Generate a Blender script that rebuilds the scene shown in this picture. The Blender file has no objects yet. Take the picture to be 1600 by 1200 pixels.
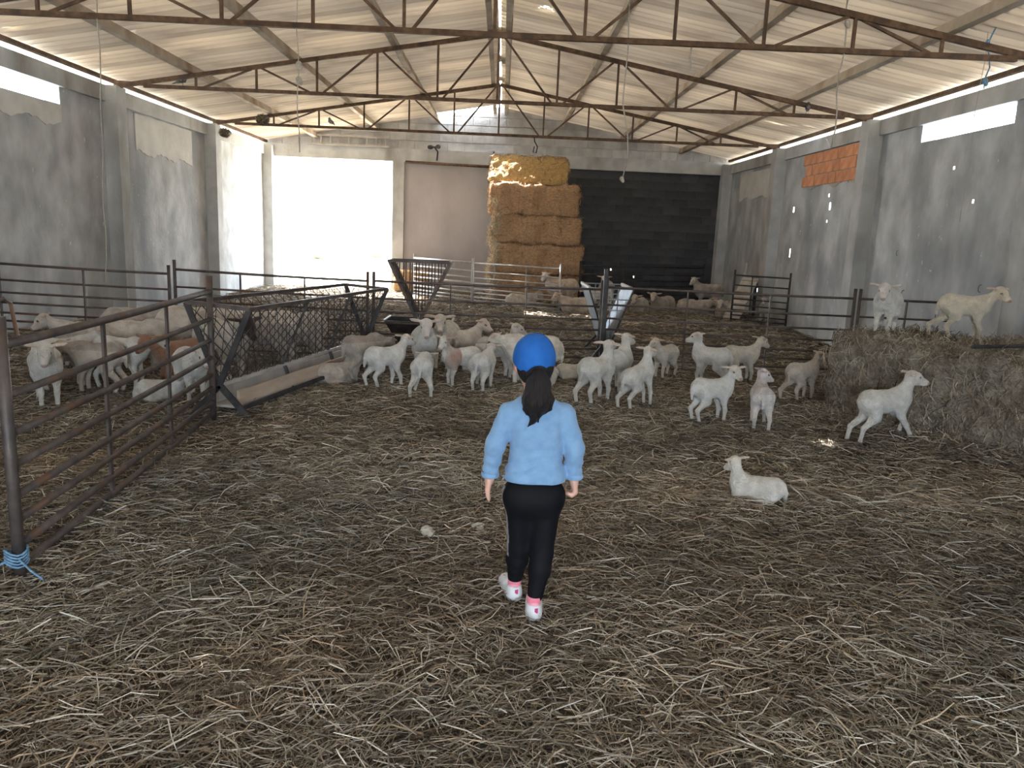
import bpy, math, random
import numpy as np
from mathutils import Matrix, Vector
random.seed(7); RNG = np.random.default_rng(7)
scene = bpy.context.scene
COL = scene.collection
PI = math.pi

# ------------------------------------------------------------------ camera, sky, sun, exposure
FPX = 1215.0
cam_d = bpy.data.cameras.new('camera'); cam = bpy.data.objects.new('camera', cam_d); COL.objects.link(cam)
cam_d.sensor_width = 36.0; cam_d.lens = 36.0 * FPX / 1600.0; cam_d.clip_start = 0.05; cam_d.clip_end = 400
_Y = np.array([785 - 800, 364 - 600, FPX]); _Y /= np.linalg.norm(_Y)
_X = np.array([1, .038, 0.]); _X[2] = -(_X[0] * _Y[0] + _X[1] * _Y[1]) / _Y[2]; _X /= np.linalg.norm(_X)
_Z = np.cross(_Y, _X); _Z = -_Z if _Z[1] > 0 else _Z
_M = np.array([_X, _Y, _Z])                      # world <- camera (x right, y down, z forward)
cam.matrix_world = Matrix(((_M[0][0], -_M[0][1], -_M[0][2], 0), (_M[1][0], -_M[1][1], -_M[1][2], 0),
                           (_M[2][0], -_M[2][1], -_M[2][2], 1.6), (0, 0, 0, 1)))
scene.camera = cam
scene.view_settings.view_transform = 'Standard'; scene.view_settings.look = 'None'
scene.view_settings.gamma = 1.0; scene.view_settings.use_curve_mapping = False
scene.view_settings.exposure = 1.46
SKY = 7.0
w = bpy.data.worlds.new('sky'); scene.world = w; w.use_nodes = True
bg = w.node_tree.nodes['Background']; bg.inputs[0].default_value = (0.80, 0.90, 1.0, 1); bg.inputs[1].default_value = SKY
sd = bpy.data.lights.new('sun', 'SUN'); sd.energy = 34.0; sd.angle = math.radians(0.53); sd.color = (1, .95, .88)
sun = bpy.data.objects.new('sun', sd); COL.objects.link(sun)
SUN = Vector((2.26, -4.67, -4.48)).normalized()
sun.rotation_euler = SUN.to_track_quat('-Z', 'Y').to_euler()
def portal(loc, sx, sy, look):
    d = bpy.data.lights.new('portal', 'AREA'); d.shape = 'RECTANGLE'; d.size = sx; d.size_y = sy; d.cycles.is_portal = True
    o = bpy.data.objects.new('portal', d); COL.objects.link(o); o.location = loc
    o.rotation_euler = Vector(look).to_track_quat('-Z', 'Y').to_euler()
FRONT = -5.0; BACK = 19.65; XL = -5.8; XR = 5.5; RIDGE = -0.15
portal((-4.25, BACK + .12, 1.7), 3.2, 3.2, (0, -1, 0))
portal((-.15, FRONT - .1, 1.35), 4.4, 2.7, (0, 1, 0))
scene.cycles.use_denoising = True
scene.cycles.max_bounces = 10; scene.cycles.diffuse_bounces = 7; scene.cycles.sample_clamp_indirect = 6.0

# ------------------------------------------------------------------ helpers
def new_obj(name, me, parent=None, label=None, cat=None, group=None, kind=None):
    o = bpy.data.objects.new(name, me); COL.objects.link(o)
    if parent is not None: o.parent = parent
    if label: o['label'] = label
    if cat: o['category'] = cat
    if group: o['group'] = group
    if kind: o['kind'] = kind
    return o
def empty(name, loc=(0, 0, 0), rz=0, **kw):
    o = new_obj(name, None, **kw); o.location = loc; o.rotation_euler = (0, 0, rz); o.empty_display_size = .1
    return o
def mesh(verts, faces, mat=None, smooth=False, col=None):
    me = bpy.data.meshes.new('m')
    verts = np.asarray(verts, np.float32)
    if isinstance(faces, np.ndarray):
        n, k = faces.shape
        me.vertices.add(len(verts)); me.vertices.foreach_set('co', verts.ravel())
        me.loops.add(n * k); me.loops.foreach_set('vertex_index', faces.astype(np.int32).ravel())
        me.polygons.add(n); me.polygons.foreach_set('loop_start', np.arange(0, n * k, k, dtype=np.int32))
        me.update(calc_edges=True)
    else:
        me.from_pydata([tuple(map(float, v)) for v in verts], [], faces)
    if smooth: me.polygons.foreach_set('use_smooth', np.ones(len(me.polygons), bool))
    if col is not None:
        a = me.attributes.new('Col', 'FLOAT_COLOR', 'POINT')
        c = np.ones((len(verts), 4), np.float32); c[:, :3] = col; a.data.foreach_set('color', c.ravel())
    if mat: me.materials.append(mat)
    return me
class MB:
    def __init__(s): s.v = []; s.f = []
    def add(s, v, f):
        n = len(s.v); s.v += [tuple(map(float, p)) for p in v]; s.f += [tuple(i + n for i in q) for q in f]; return s
    def box(s, x0, x1, y0, y1, z0, z1):
        return s.add([(x0, y0, z0), (x1, y0, z0), (x1, y1, z0), (x0, y1, z0), (x0, y0, z1), (x1, y0, z1), (x1, y1, z1), (x0, y1, z1)],
                     [(0, 3, 2, 1), (4, 5, 6, 7), (0, 1, 5, 4), (1, 2, 6, 5), (2, 3, 7, 6), (3, 0, 4, 7)])
    def bar(s, a, b, w, h=None, up=(0, 0, 1)):            # rectangular bar a->b, width w (sideways), height h
        h = w if h is None else h
        a = Vector(a); b = Vector(b); d = (b - a).normalized(); u = Vector(up)
        if abs(d.dot(u)) > .97: u = Vector((0, 1, 0))
        x = d.cross(u).normalized(); z = x.cross(d).normalized(); v = []
        for p in (a, b):
            for sx, sz in ((-1, -1), (1, -1), (1, 1), (-1, 1)): v.append(p + x * (sx * w / 2) + z * (sz * h / 2))
        return s.add(v, [(0, 1, 2, 3), (7, 6, 5, 4), (0, 4, 5, 1), (1, 5, 6, 2), (2, 6, 7, 3), (3, 7, 4, 0)])
    def tube(s, pts, r, n=8, cap=True):
        pts = [Vector(p) for p in pts]; rs = r if isinstance(r, (list, tuple)) else [r] * len(pts)
        v = []; f = []; prev = None
        for i, p in enumerate(pts):
            d = (pts[min(i + 1, len(pts) - 1)] - pts[max(i - 1, 0)]).normalized()
            if prev is None:
                u = Vector((0, 0, 1)) if abs(d.z) < .9 else Vector((1, 0, 0))
            else: u = prev
            x = d.cross(u).normalized(); y = x.cross(d).normalized(); prev = y
            for k in range(n):
                a = 2 * PI * k / n; v.append(p + (x * math.cos(a) + y * math.sin(a)) * rs[i])
        for i in range(len(pts) - 1):
            for k in range(n): f.append((i * n + k, i * n + (k + 1) % n, (i + 1) * n + (k + 1) % n, (i + 1) * n + k))
        if cap: f += [tuple(range(n))[::-1], tuple(range((len(pts) - 1) * n, len(pts) * n))]
        return s.add(v, f)
    def me(s, mat=None, smooth=False): return mesh(s.v, s.f, mat, smooth)
    def obj(s, name, mat, parent=None, smooth=False, **kw): return new_obj(name, s.me(mat, smooth), parent, **kw)

def snoise(P, scale, seed, octaves=3):                     # cheap smooth pseudo noise in numpy, about -1..1
    r = np.random.default_rng(seed); out = 0; amp = 1.; tot = 0
    for o in range(octaves):
        acc = 0
        for k in range(5):
            d = r.normal(size=P.shape[-1]); d *= (1 + .5 * r.random()) / np.linalg.norm(d) * scale * 2 ** o
            acc = acc + np.sin(P @ d * 2.2 + r.random() * 6.28)
        out = out + amp * acc / 2.6; tot += amp; amp *= .55
    return out / tot
def sm(t): t = np.clip(t, 0, 1); return t * t * (3 - 2 * t)
def gz(x, y): return .2 * sm((-x - 3.6) / 2.2) * sm((y - 6.5) / 3) * (1 - sm((y - 10) / 3.5)) + .10 * sm((y - 12) / 4)
def ghz(x, y):
    P = np.stack([np.asarray(x, float), np.asarray(y, float)], -1)
    return gz(x, y) + .016 * snoise(P, 1.6, 3, 3) - .012

# ------------------------------------------------------------------ materials
def mat(name, c1, c2=None, scale=4., rough=.8, bump=0., bscale=None, stretch=(1, 1, 1), attr=False, detail=6., metal=0., c3=None, s3=.7, spec=.3,
        rnd=0., bdist=.02, bstretch=None, sheen=0., thr=(.35, .65), thr3=(.5, .68), transl=0., fleck=None):
    m = bpy.data.materials.new(name); m.use_nodes = True; N = m.node_tree.nodes; L = m.node_tree.links
    b = N['Principled BSDF']; b.inputs['Roughness'].default_value = rough; b.inputs['Metallic'].default_value = metal
    b.inputs['Specular IOR Level'].default_value = spec
    if sheen: b.inputs['Sheen Weight'].default_value = sheen
    tc = N.new('ShaderNodeTexCoord')
    def noise(sc, st, det=detail):
        mp = N.new('ShaderNodeMapping'); mp.inputs['Scale'].default_value = st; L.new(tc.outputs['Object'], mp.inputs[0])
        n = N.new('ShaderNodeTexNoise'); n.inputs['Scale'].default_value = sc; n.inputs['Detail'].default_value = det
        L.new(mp.outputs[0], n.inputs['Vector']); return n
    def mix(fac, a, bcol, mode='MIX'):
        x = N.new('ShaderNodeMix'); x.data_type = 'RGBA'; x.blend_type = mode
        for sock, val in ((x.inputs[0], fac), (x.inputs[6], a), (x.inputs[7], bcol)):
            if hasattr(val, 'links'): L.new(val, sock)
            elif isinstance(val, (int, float)): sock.default_value = val
            else: sock.default_value = (*val, 1)
        return x.outputs[2]
    def ramp(src, lo, hi):
        r = N.new('ShaderNodeMapRange'); r.inputs[1].default_value = lo; r.inputs[2].default_value = hi; L.new(src, r.inputs[0]); return r.outputs[0]
    out = None
    if c2 is not None:
        out = mix(ramp(noise(scale, stretch).outputs['Fac'], *thr), c1, c2)
    if c3 is not None:
        out = mix(ramp(noise(s3, (1, 1, .35), 5).outputs['Fac'], *thr3), out if out is not None else c1, c3)
    if fleck is not None:
        out = mix(ramp(noise(11, (1, 1, .7), 3).outputs['Fac'], .70, .76), out, fleck)
    if attr:
        a = N.new('ShaderNodeAttribute'); a.attribute_name = 'Col'
        out = a.outputs['Color'] if out is None else mix(1.0, a.outputs['Color'], out, 'MULTIPLY')
    if rnd:
        oi = N.new('ShaderNodeObjectInfo')
        r = N.new('ShaderNodeMapRange'); r.inputs[3].default_value = 1 - rnd; r.inputs[4].default_value = 1 + rnd * .6; L.new(oi.outputs['Random'], r.inputs[0])
        cc = N.new('ShaderNodeCombineColor'); [L.new(r.outputs[0], cc.inputs[i]) for i in range(3)]
        out = mix(1.0, out if out is not None else c1, cc.outputs[0], 'MULTIPLY')
    if out is None: b.inputs['Base Color'].default_value = (*c1, 1)
    else: L.new(out, b.inputs['Base Color'])
    if transl:                                             # translucency added so the roof glows and daylight brightens the barn
        tb = N.new('ShaderNodeBsdfTranslucent'); ms = N.new('ShaderNodeMixShader'); ms.inputs[0].default_value = transl
        L.new(mix(.35, out, (.74, .78, .82)), tb.inputs[0])
        L.new(b.outputs[0], ms.inputs[1]); L.new(tb.outputs[0], ms.inputs[2]); L.new(ms.outputs[0], N['Material Output'].inputs[0])
    if bump:
        bp = N.new('ShaderNodeBump'); bp.inputs['Strength'].default_value = bump; bp.inputs['Distance'].default_value = bdist
        L.new(noise(bscale or scale * 3, bstretch or stretch).outputs['Fac'], bp.inputs['Height']); L.new(bp.outputs[0], b.inputs['Normal'])
    return m
M = {}
M['plaster'] = mat('plaster', (.36, .375, .395), (.57, .59, .61), 2.6, .9, .45, 16, (1, 1, .75), c3=(.26, .275, .295), s3=1.1, thr3=(.5, .72), fleck=(.74, .75, .76))
M['plaster_back'] = mat('plaster_back', (.40, .375, .385), (.48, .455, .465), 1.6, .9, .25, 12, (1, 1, .6))
M['plaster_light'] = mat('plaster_light', (.56, .55, .53), (.68, .67, .65), 3, .9, .3, 16)
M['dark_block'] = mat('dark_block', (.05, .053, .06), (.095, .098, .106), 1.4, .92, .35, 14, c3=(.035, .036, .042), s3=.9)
M['concrete'] = mat('concrete', (.42, .43, .435), (.54, .55, .555), 3., .88, .3, 22, c3=(.27, .265, .25), s3=1.2)
M['block'] = mat('block', (.40, .40, .405), (.52, .52, .52), 5, .92, .4, 40, rnd=.16)
M['brick'] = mat('brick', (.62, .27, .14), (.74, .36, .20), 6, .9, .3, 40, rnd=.14)
M['mortar'] = mat('mortar', (.40, .36, .32), (.5, .46, .42), 9, .95, .3, 40)
M['sheet'] = mat('sheet', (.47, .385, .28), (.76, .67, .53), 1.5, .85, .15, 20, (.12, 5, 1), c3=(.42, .33, .235), s3=1.1, rnd=.14, transl=.115)
M['purlin'] = mat('purlin', (.42, .36, .29), (.52, .45, .37), 5, .85, .2, 30, c3=(.3, .22, .15), s3=2.)
M['rust'] = mat('rust', (.085, .052, .034), (.165, .10, .062), 14, .75, .25, 60, c3=(.07, .045, .035), s3=5)
M['steel'] = mat('steel', (.085, .075, .075), (.15, .125, .115), 10, .55, .15, 70, metal=.45, c3=(.17, .10, .065), s3=6, thr3=(.55, .7))
M['steel_dark'] = mat('steel_dark', (.04, .038, .042), (.075, .07, .07), 10, .55, .1, 70, metal=.4)
M['galv'] = mat('galv', (.32, .36, .42), (.45, .50, .56), 8, .45, .1, 30, metal=.45)
M['galv_dull'] = mat('galv_dull', (.38, .37, .37), (.5, .49, .48), 8, .55, .1, 30, metal=.2)
M['wood'] = mat('wood', (.42, .33, .26), (.55, .46, .38), 8, .85, .3, 30, (1, .15, 1))
M['wood_grey'] = mat('wood_grey', (.38, .36, .34), (.50, .48, .46), 6, .85, .3, 30, (1, 1, .2))
M['dirt'] = mat('dirt', (.08, .066, .051), (.145, .122, .096), 5, .95, .8, 55, c3=(.10, .068, .045), s3=1.1, bdist=.03)
M['straw'] = mat('straw', (1, 1, 1), (.8, .8, .8), 3, .7, attr=True, spec=.25)
M['hay'] = mat('hay', (.60, .365, .205), (.80, .53, .32), 16, .9, 1., 45, (1, 1, 2.2), c3=(.46, .27, .145), s3=2.5, bdist=.05)
M['hay_top'] = mat('hay_top', (.55, .36, .14), (.72, .52, .24), 16, .9, 1., 45, (1, 1, 2.2), bdist=.05)
M['hay_grey'] = mat('hay_grey', (.23, .20, .16), (.40, .36, .30), 9, .95, 1., 34, (1, 1, 1.6), c3=(.16, .12, .085), s3=1.9, bdist=.06)
M['wool'] = mat('wool', (1, 1, 1), (.78, .77, .74), 16, .95, 1., 70, attr=True, spec=.1, bdist=.018, sheen=.25)
M['ewe_wool'] = mat('ewe_wool', (1, 1, 1), (.68, .66, .62), 9, .95, 1., 30, attr=True, spec=.1, bdist=.02, sheen=.25)
M['outside'] = mat('outside', (.44, .40, .32), (.56, .52, .42), .6, .95)
M['leaf'] = mat('leaf', (.16, .19, .10), (.26, .30, .17), 9, .8)
M['rope'] = mat('rope', (.36, .33, .29), (.48, .45, .40), 60, .9)
M['rope_blue'] = mat('rope_blue', (.12, .24, .38), (.2, .36, .52), 60, .8)
M['skin'] = mat('skin', (.72, .45, .36), (.66, .39, .31), 12, .55, attr=True, spec=.35)
M['sweater'] = mat('sweater', (.185, .335, .56), (.22, .385, .61), 30, .9, .25, 220, bdist=.004, sheen=.2)
M['leggings'] = mat('leggings', (1, 1, 1), (.85, .85, .85), 60, .75, attr=True, spec=.2)
M['cap'] = mat('cap', (.014, .12, .46), (.018, .14, .52), 20, .8, .2, 150, bdist=.004)
M['hair'] = mat('hair', (.008, .006, .006), (.022, .017, .017), 40, .5, .9, 90, (3, 3, .25), spec=.3, bdist=.01)
M['shoe'] = mat('shoe', (1, 1, 1), (.93, .93, .93), 40, .6, attr=True)
M['sock'] = mat('sock', (.78, .22, .30), (.84, .28, .36), 80, .9, .2, 200, bdist=.003)
M['bird'] = mat('bird', (.05, .05, .06), (.22, .21, .22), 30, .8)
M['nest'] = mat('nest', (.12, .095, .05), (.22, .18, .1), 30, .95, .8, 80)
M['cobweb'] = mat('cobweb', (.55, .55, .55), (.7, .7, .7), 40, .9)

# ------------------------------------------------------------------ setting: ground, floor
MB().box(-70, 70, BACK + .2, 120, -.3, -.02).obj('ground', M['outside'], kind='structure')
MB().box(-70, 70, -70, FRONT - .2, -.3, -.02).obj('ground', M['outside'], kind='structure')
gx = np.linspace(XL + .0, XR, 150); gy = np.linspace(FRONT, BACK + .2, 330)
GX, GY = np.meshgrid(gx, gy, indexing='ij'); GZ = ghz(GX, GY)
idx = np.arange(GX.size).reshape(GX.shape)
fq = np.stack([idx[:-1, :-1], idx[1:, :-1], idx[1:, 1:], idx[:-1, 1:]], -1).reshape(-1, 4)
floor = new_obj('floor', mesh(np.stack([GX, GY, GZ], -1).reshape(-1, 3), fq, M['dirt'], True), kind='structure')

# ------------------------------------------------------------------ roof
APEX, SLOPE = 4.58, .173
def zr(x): return APEX - SLOPE * abs(x - RIDGE)
TRUSS_Y = [-3.55, .3, 4.15, 8.0, 11.9, 15.8]
# walls: inner faces at XL and XR, ring beam 3.22-3.44, open clerestory strip 3.0-3.22 in the nearer bays
def holed(m, x0, x1, y0, y1, z0, z1, holes):             # box in the YZ plane with rectangular holes (a, b, c, d) cut through it
    for i, (a, b, c, d) in enumerate(holes):
        a, b, c, d = max(a, y0), min(b, y1), max(c, z0), min(d, z1)
        if a < b and c < d:
            rest = holes[i + 1:]
            if a > y0: holed(m, x0, x1, y0, a, z0, z1, rest)
            if b < y1: holed(m, x0, x1, b, y1, z0, z1, rest)
            if c > z0: holed(m, x0, x1, a, b, z0, c, rest)
            if d < z1: holed(m, x0, x1, a, b, d, z1, rest)
            return m
    return m.box(x0, x1, y0, y1, z0, z1)
PIN = [(15.04, 2.26, .036, .05), (13.38, 2.27, .035, .06), (13.47, 2.45, .03, .025), (12.25, 1.95, .028, .025), (12.27, 2.05, .025, .018), (9.8, 2.61, .024, .018), (9.3, 2.19, .022, .022), (15.0, 1.45, .028, .08), (16.7, .62, .042, .04), (13.44, 2.02, .022, .02)]
def side_wall(name, side):
    X = XL if side < 0 else XR
    def xb(a, b): return (X - b, X - a) if side < 0 else (X + a, X + b)     # a..b measured outward from the inner face
    m = MB(); x0, x1 = xb(0, .2)
    bays = list(zip([FRONT] + TRUSS_Y, TRUSS_Y + [BACK]))
    wall = None; opens = []
    for (a, b) in bays:
        open_ = b < 12 and a > -4
        if side > 0 and a > 7:                             # crumbling joints: thin inner skin with pinholes, wider breaks outside
            y0, y1 = a + .75, b - 1.23; op = [(y0, y1, 3.0, 3.3)] if open_ else []
            if open_: opens.append((y0, y1))
            holed(m, X, X + .01, a, b, -.1, 3.22, op + [(y - w_ , y + w_, z - h_, z + h_) for y, z, w_, h_ in PIN])
            holed(m, X + .01, X + .2, a, b, -.1, 3.22, op + [(y - w_ - .03, y + w_ + .62, z - h_ - .01, z + h_ + .06) for y, z, w_, h_ in PIN])
        elif not open_: m.box(x0, x1, a, b, -.1, 3.22)
        else:
            y0, y1 = a + .75, b - 1.23
            m.box(x0, x1, a, b, -.1, 3.0); m.box(x0, x1, a, y0, 3.0, 3.22); m.box(x0, x1, y1, b, 3.0, 3.22); opens.append((y0, y1))
    wall = m.obj(name, M['plaster'], kind='structure')
    MB().box(*xb(-.06, .2), FRONT, BACK, 3.22, 3.44).obj('ring_beam', M['concrete'], wall)
    for y in TRUSS_Y + [BACK - .16, FRONT + .16]:
        MB().box(*xb(-.22, -.003), y - .14, y + .14, -.1, 3.44).obj('column', M['concrete'], wall)
    for y0, y1 in opens: portal(((x0 + x1) / 2, (y0 + y1) / 2, 3.11), .22, y1 - y0, (-side, 0, -.001))
    return wall
wl = side_wall('wall_left', -1); wr = side_wall('wall_right', 1)
def ragged_panel(X, side, y0, y1, z0, z1, mt, parent, name, seed):
    r = random.Random(seed); n = 30; t = .012 * (1 if side < 0 else -1)
    top = [(y0 + (y1 - y0) * i / n, z1) for i in range(n + 1)]; bot = [(y0 + (y1 - y0) * i / n, z0 + .035 * math.sin(i * .55 + seed) + r.uniform(-.018, .018)) for i in range(n + 1)]
    v = [(X, *p) for p in top + bot] + [(X + t, *p) for p in top + bot]; f = []; k = n + 1; o = 2 * k
    for i in range(n):
        f += [(i, i + 1, k + i + 1, k + i), (o + i, o + k + i, o + k + i + 1, o + i + 1), (i, o + i, o + i + 1, i + 1), (k + i, k + i + 1, o + k + i + 1, o + k + i)]
    f += [(0, k, o + k, o), (n, o + n, o + k + n, k + n)]
    return MB().add(v, f).obj(name, mt, parent)
ragged_panel(XL, -1, 12.75, 15.0, 2.62, 3.2, M['plaster_light'], wl, 'render_patch', 1)
ragged_panel(XR, 1, 16.2, 18.6, 2.58, 3.15, M['plaster_light'], wr, 'render_patch', 2)
ragged_panel(XL, -1, 8.5, 10.67, 2.75, 2.99, M['plaster_light'], wl, 'render_patch', 3)
# bricked-up opening on the right wall
ragged_panel(XR, 1, 12.32, 14.68, 2.63, 3.21, M['mortar'], wr, 'mortar_bed', 4)
bme = MB().box(-.022, .005, -.143, .143, -.088, .088).me(M['brick'])
hme = MB().box(-.022, .005, -.068, .068, -.088, .088).me(M['brick'])
for r_ in range(3):
    z = 3.21 - .095 - r_ * .19; y = 12.34 + (.15 if r_ % 2 else 0)
    if r_ % 2:
        o = new_obj('brick', hme, wr); o.location = (XR - .012, 12.34 + .068, z)
    while y + .286 < 14.69:
        o = new_obj('brick', bme, wr); o.location = (XR - .012 + random.uniform(-.003, .003), y + .143, z); y += .294
# wall chips and drips on the right wall
for (y, z, s_) in [(8.9, 1.2, .05), (10.6, 1.0, .06), (10.9, 1.55, .035), (9.7, .8, .04), (12.45, 2.68, .06), (12.75, 2.66, .05)]:
    MB().add([(XR - .004, y + s_ * math.cos(a) * random.uniform(.6, 1.1), z + s_ * 1.2 * math.sin(a) * random.uniform(.6, 1.1)) for a in np.linspace(0, 5.6, 9)] + [(XR + .02, y, z)],
             [(i, (i + 1) % 9, 9) for i in range(9)]).obj('chip', M['dark_block'], wr)

# back wall: doorway between the left corner and x=-2.7
m = MB()
m.box(-2.7, -.1, BACK, BACK + .2, -.1, 3.2)
wb = m.obj('wall_back', M['plaster_back'], kind='structure')
m = MB()
for (x0, x1, z0, z1) in ((-.1, 2.735, -.1, 3.2), (2.785, 3.325, -.1, 3.2), (3.375, XR + .2, -.1, 3.2), (2.735, 2.785, -.1, .785), (2.735, 2.785, .835, 3.2), (3.325, 3.375, -.1, .625), (3.325, 3.375, .675, 3.2)): m.box(x0, x1, BACK + .003, BACK + .2, z0, z1)
m.obj('block_panel', M['dark_block'], wb)
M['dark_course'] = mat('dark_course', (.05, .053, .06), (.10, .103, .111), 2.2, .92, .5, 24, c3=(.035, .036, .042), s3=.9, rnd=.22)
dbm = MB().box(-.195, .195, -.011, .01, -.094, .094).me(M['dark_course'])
for r_ in range(16):                                       # bare dark block courses right of the bale stack
    for k in range(11):
        x = 1.15 + .4 * k + (.2 if r_ % 2 else 0); z = .10 + .2 * r_
        if x > XR - .25 or (abs(x - 2.76) < .23 and abs(z - .81) < .13) or (abs(x - 3.35) < .23 and abs(z - .65) < .13): continue
        o = new_obj('block', dbm, wb); o.location = (x, BACK + random.uniform(-.003, .003), z)
MB().box(XL - .2, XR + .2, BACK - .10, BACK + .2, 3.2, 3.5).obj('ring_beam', M['concrete'], wb)
MB().box(-2.72, -2.44, BACK - .1, BACK + .22, -.1, 3.2).obj('door_jamb', M['concrete'], wb)
MB().box(XL - .2, XL + .02, BACK - .02, BACK + .22, -.1, 3.2).obj('door_jamb', M['plaster'], wb)
# gable backing and its single blocks
m = MB(); zt = lambda x: zr(x) + .0
px_ = [XL - .2, RIDGE, XR + .2]
v = [(x, BACK + dy, z) for dy in (.03, .2) for x, z in ((px_[0], 3.5), (px_[2], 3.5), (px_[2], zt(px_[2])), (px_[1], zt(px_[1])), (px_[0], zt(px_[0])))]
m.add(v, [(0, 1, 2, 3, 4), (9, 8, 7, 6, 5)] + [(i, 5 + i, 5 + (i + 1) % 5, (i + 1) % 5) for i in range(5)])
m.obj('gable_core', M['mortar'], wb)
for r_ in range(5):
    z0 = 3.505 + r_ * .205; z1 = z0 + .19
    x = XL - (.2 if r_ % 2 else 0)
    while x < XR:
        a, b = max(x, XL), min(x + .39, XR)
        if b - a > .05:
            ta, tb = zt(a), zt(b)
            if max(ta, tb) > z0 + .03:
                za, zb = max(min(z1, ta), z0 + .01), max(min(z1, tb), z0 + .01); y = BACK + .005 + random.uniform(-.005, .006)
                MB().add([(a, y, z0), (b, y, z0), (b, y, zb), (a, y, za), (a, BACK + .06, z0), (b, BACK + .06, z0), (b, BACK + .06, zb), (a, BACK + .06, za)],
                         [(0, 1, 2, 3), (7, 6, 5, 4), (0, 4, 5, 1), (1, 5, 6, 2), (2, 6, 7, 3), (3, 7, 4, 0)]).obj('block', M['block'], wb)
        x += .40
# front wall behind the photographer: gable with a wide entrance
m = MB(); m.box(XL - .2, -2.35, FRONT - .2, FRONT, -.1, 3.44); m.box(2.05, XR + .2, FRONT - .2, FRONT, -.1, 3.44); m.box(-2.35, 2.05, FRONT - .2, FRONT, 2.7, 3.44)
v = [(x, FRONT - dy, z) for dy in (0, .2) for x, z in ((px_[0], 3.44), (px_[2], 3.44), (px_[2], zt(px_[2])), (px_[1], zt(px_[1])), (px_[0], zt(px_[0])))]
m.add(v, [(4, 3, 2, 1, 0), (5, 6, 7, 8, 9)] + [(i, (i + 1) % 5, 5 + (i + 1) % 5, 5 + i) for i in range(5)])
m.obj('wall_front', M['plaster'], kind='structure')

# corrugated sheets
ceil = empty('ceiling', (0, 0, 0), kind='structure')
PITCH, AMP = .177, .030
SW = PITCH * 5                                             # cover width along Y
HALF = 6.15; ROWS = 4; RL = HALF / ROWS
def sheet_mesh(holes=None):
    nw = 8 * 5 + 6; ys = np.linspace(-.02, SW + .035, nw); nu = 1 if not holes else 70
    us = np.linspace(-.05, RL + .06, nu + 1); th = .007
    zz = AMP * np.cos(2 * PI * ys / PITCH)
    V = []; 
    for lay in (0, th):
        for u in us:
            V += [(u, y, z + lay - u * .004 * 0) for y, z in zip(ys, zz)]
    n1 = nw; L = (nu + 1) * nw; F = []
    for i in range(nu):
        for j in range(nw - 1):
            if holes:
                uc = (us[i] + us[i + 1]) / 2; yc = (ys[j] + ys[j + 1]) / 2
                if any(((uc - hu) / ru) ** 2 + ((yc - hy) / ry) ** 2 < 1 for hu, hy, ru, ry in holes): continue
            a = i * n1 + j; F += [(a, a + 1, a + n1 + 1, a + n1), (L + a, L + a + n1, L + a + n1 + 1, L + a + 1)]
    for j in range(nw - 1): F += [(j, L + j, L + j + 1, j + 1), (nu * n1 + j, nu * n1 + j + 1, L + nu * n1 + j + 1, L + nu * n1 + j)]
    return mesh(V, F, M['sheet'], True)
plain = sheet_mesh()
ANG = math.atan(SLOPE)
hole_at = {}                                              # (side, row, column) -> holes in sheet coordinates
NCOL = int(math.ceil((BACK + .25 - FRONT + .3) / SW)); Y0 = FRONT - .3
def add_hole(x, y, ru, ry):
    side = 1 if x > RIDGE else -1; u = abs(x - RIDGE) / math.cos(ANG) - .03; row = int(u // RL); c = int((y - Y0) // SW)
    hole_at.setdefault((side, row, c), []).append((u - row * RL, y - Y0 - c * SW, ru, ry))
add_hole(.42, 10.9, .10, .055)
add_hole(-5.55, 9.33, .05, .04)
for (x, y, a, b) in [(4.75, 14.3, .14, .03), (5.0, 14.15, .10, .03), (5.22, 13.97, .13, .03), (4.45, 14.5, .07, .02), (2.2, 13.6, .025, .025), (-3.1, 6.9, .03, .03)]: add_hole(x, y, a, b)
for side in (-1, 1):
    for row in range(ROWS):
        for c in range(NCOL):
            y = Y0 + c * SW
            if row == 0 and side < 0 and c == NCOL - 1: continue       # lost sheets beside the gable: daylight falls in here
            key = (side, row, c)
            o = new_obj('roof_sheet', sheet_mesh(hole_at[key]) if key in hole_at else plain, ceil)
            u0 = .066 + row * RL
            lift = (ROWS - 1 - row) * .010
            rot = Matrix.Rotation(ANG * 1, 4, 'Y')        # +u runs down the slope
            mat4 = Matrix.Translation((0, y, random.uniform(-.004, .004))) @ Matrix.Rotation(random.uniform(-.004, .004), 4, 'Z')
            base = Matrix.Translation((RIDGE, 0, APEX)) @ (Matrix.Scale(-1, 4, (1, 0, 0)) if side < 0 else Matrix.Identity(4)) @ rot @ Matrix.Translation((u0, 0, lift))
            trim = Matrix.Scale(.92, 4, (0, 1, 0)) if row == 0 and side < 0 and c == NCOL - 2 else Matrix.Identity(4)   # broken short sheet
            o.matrix_world = base @ mat4 @ trim
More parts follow.
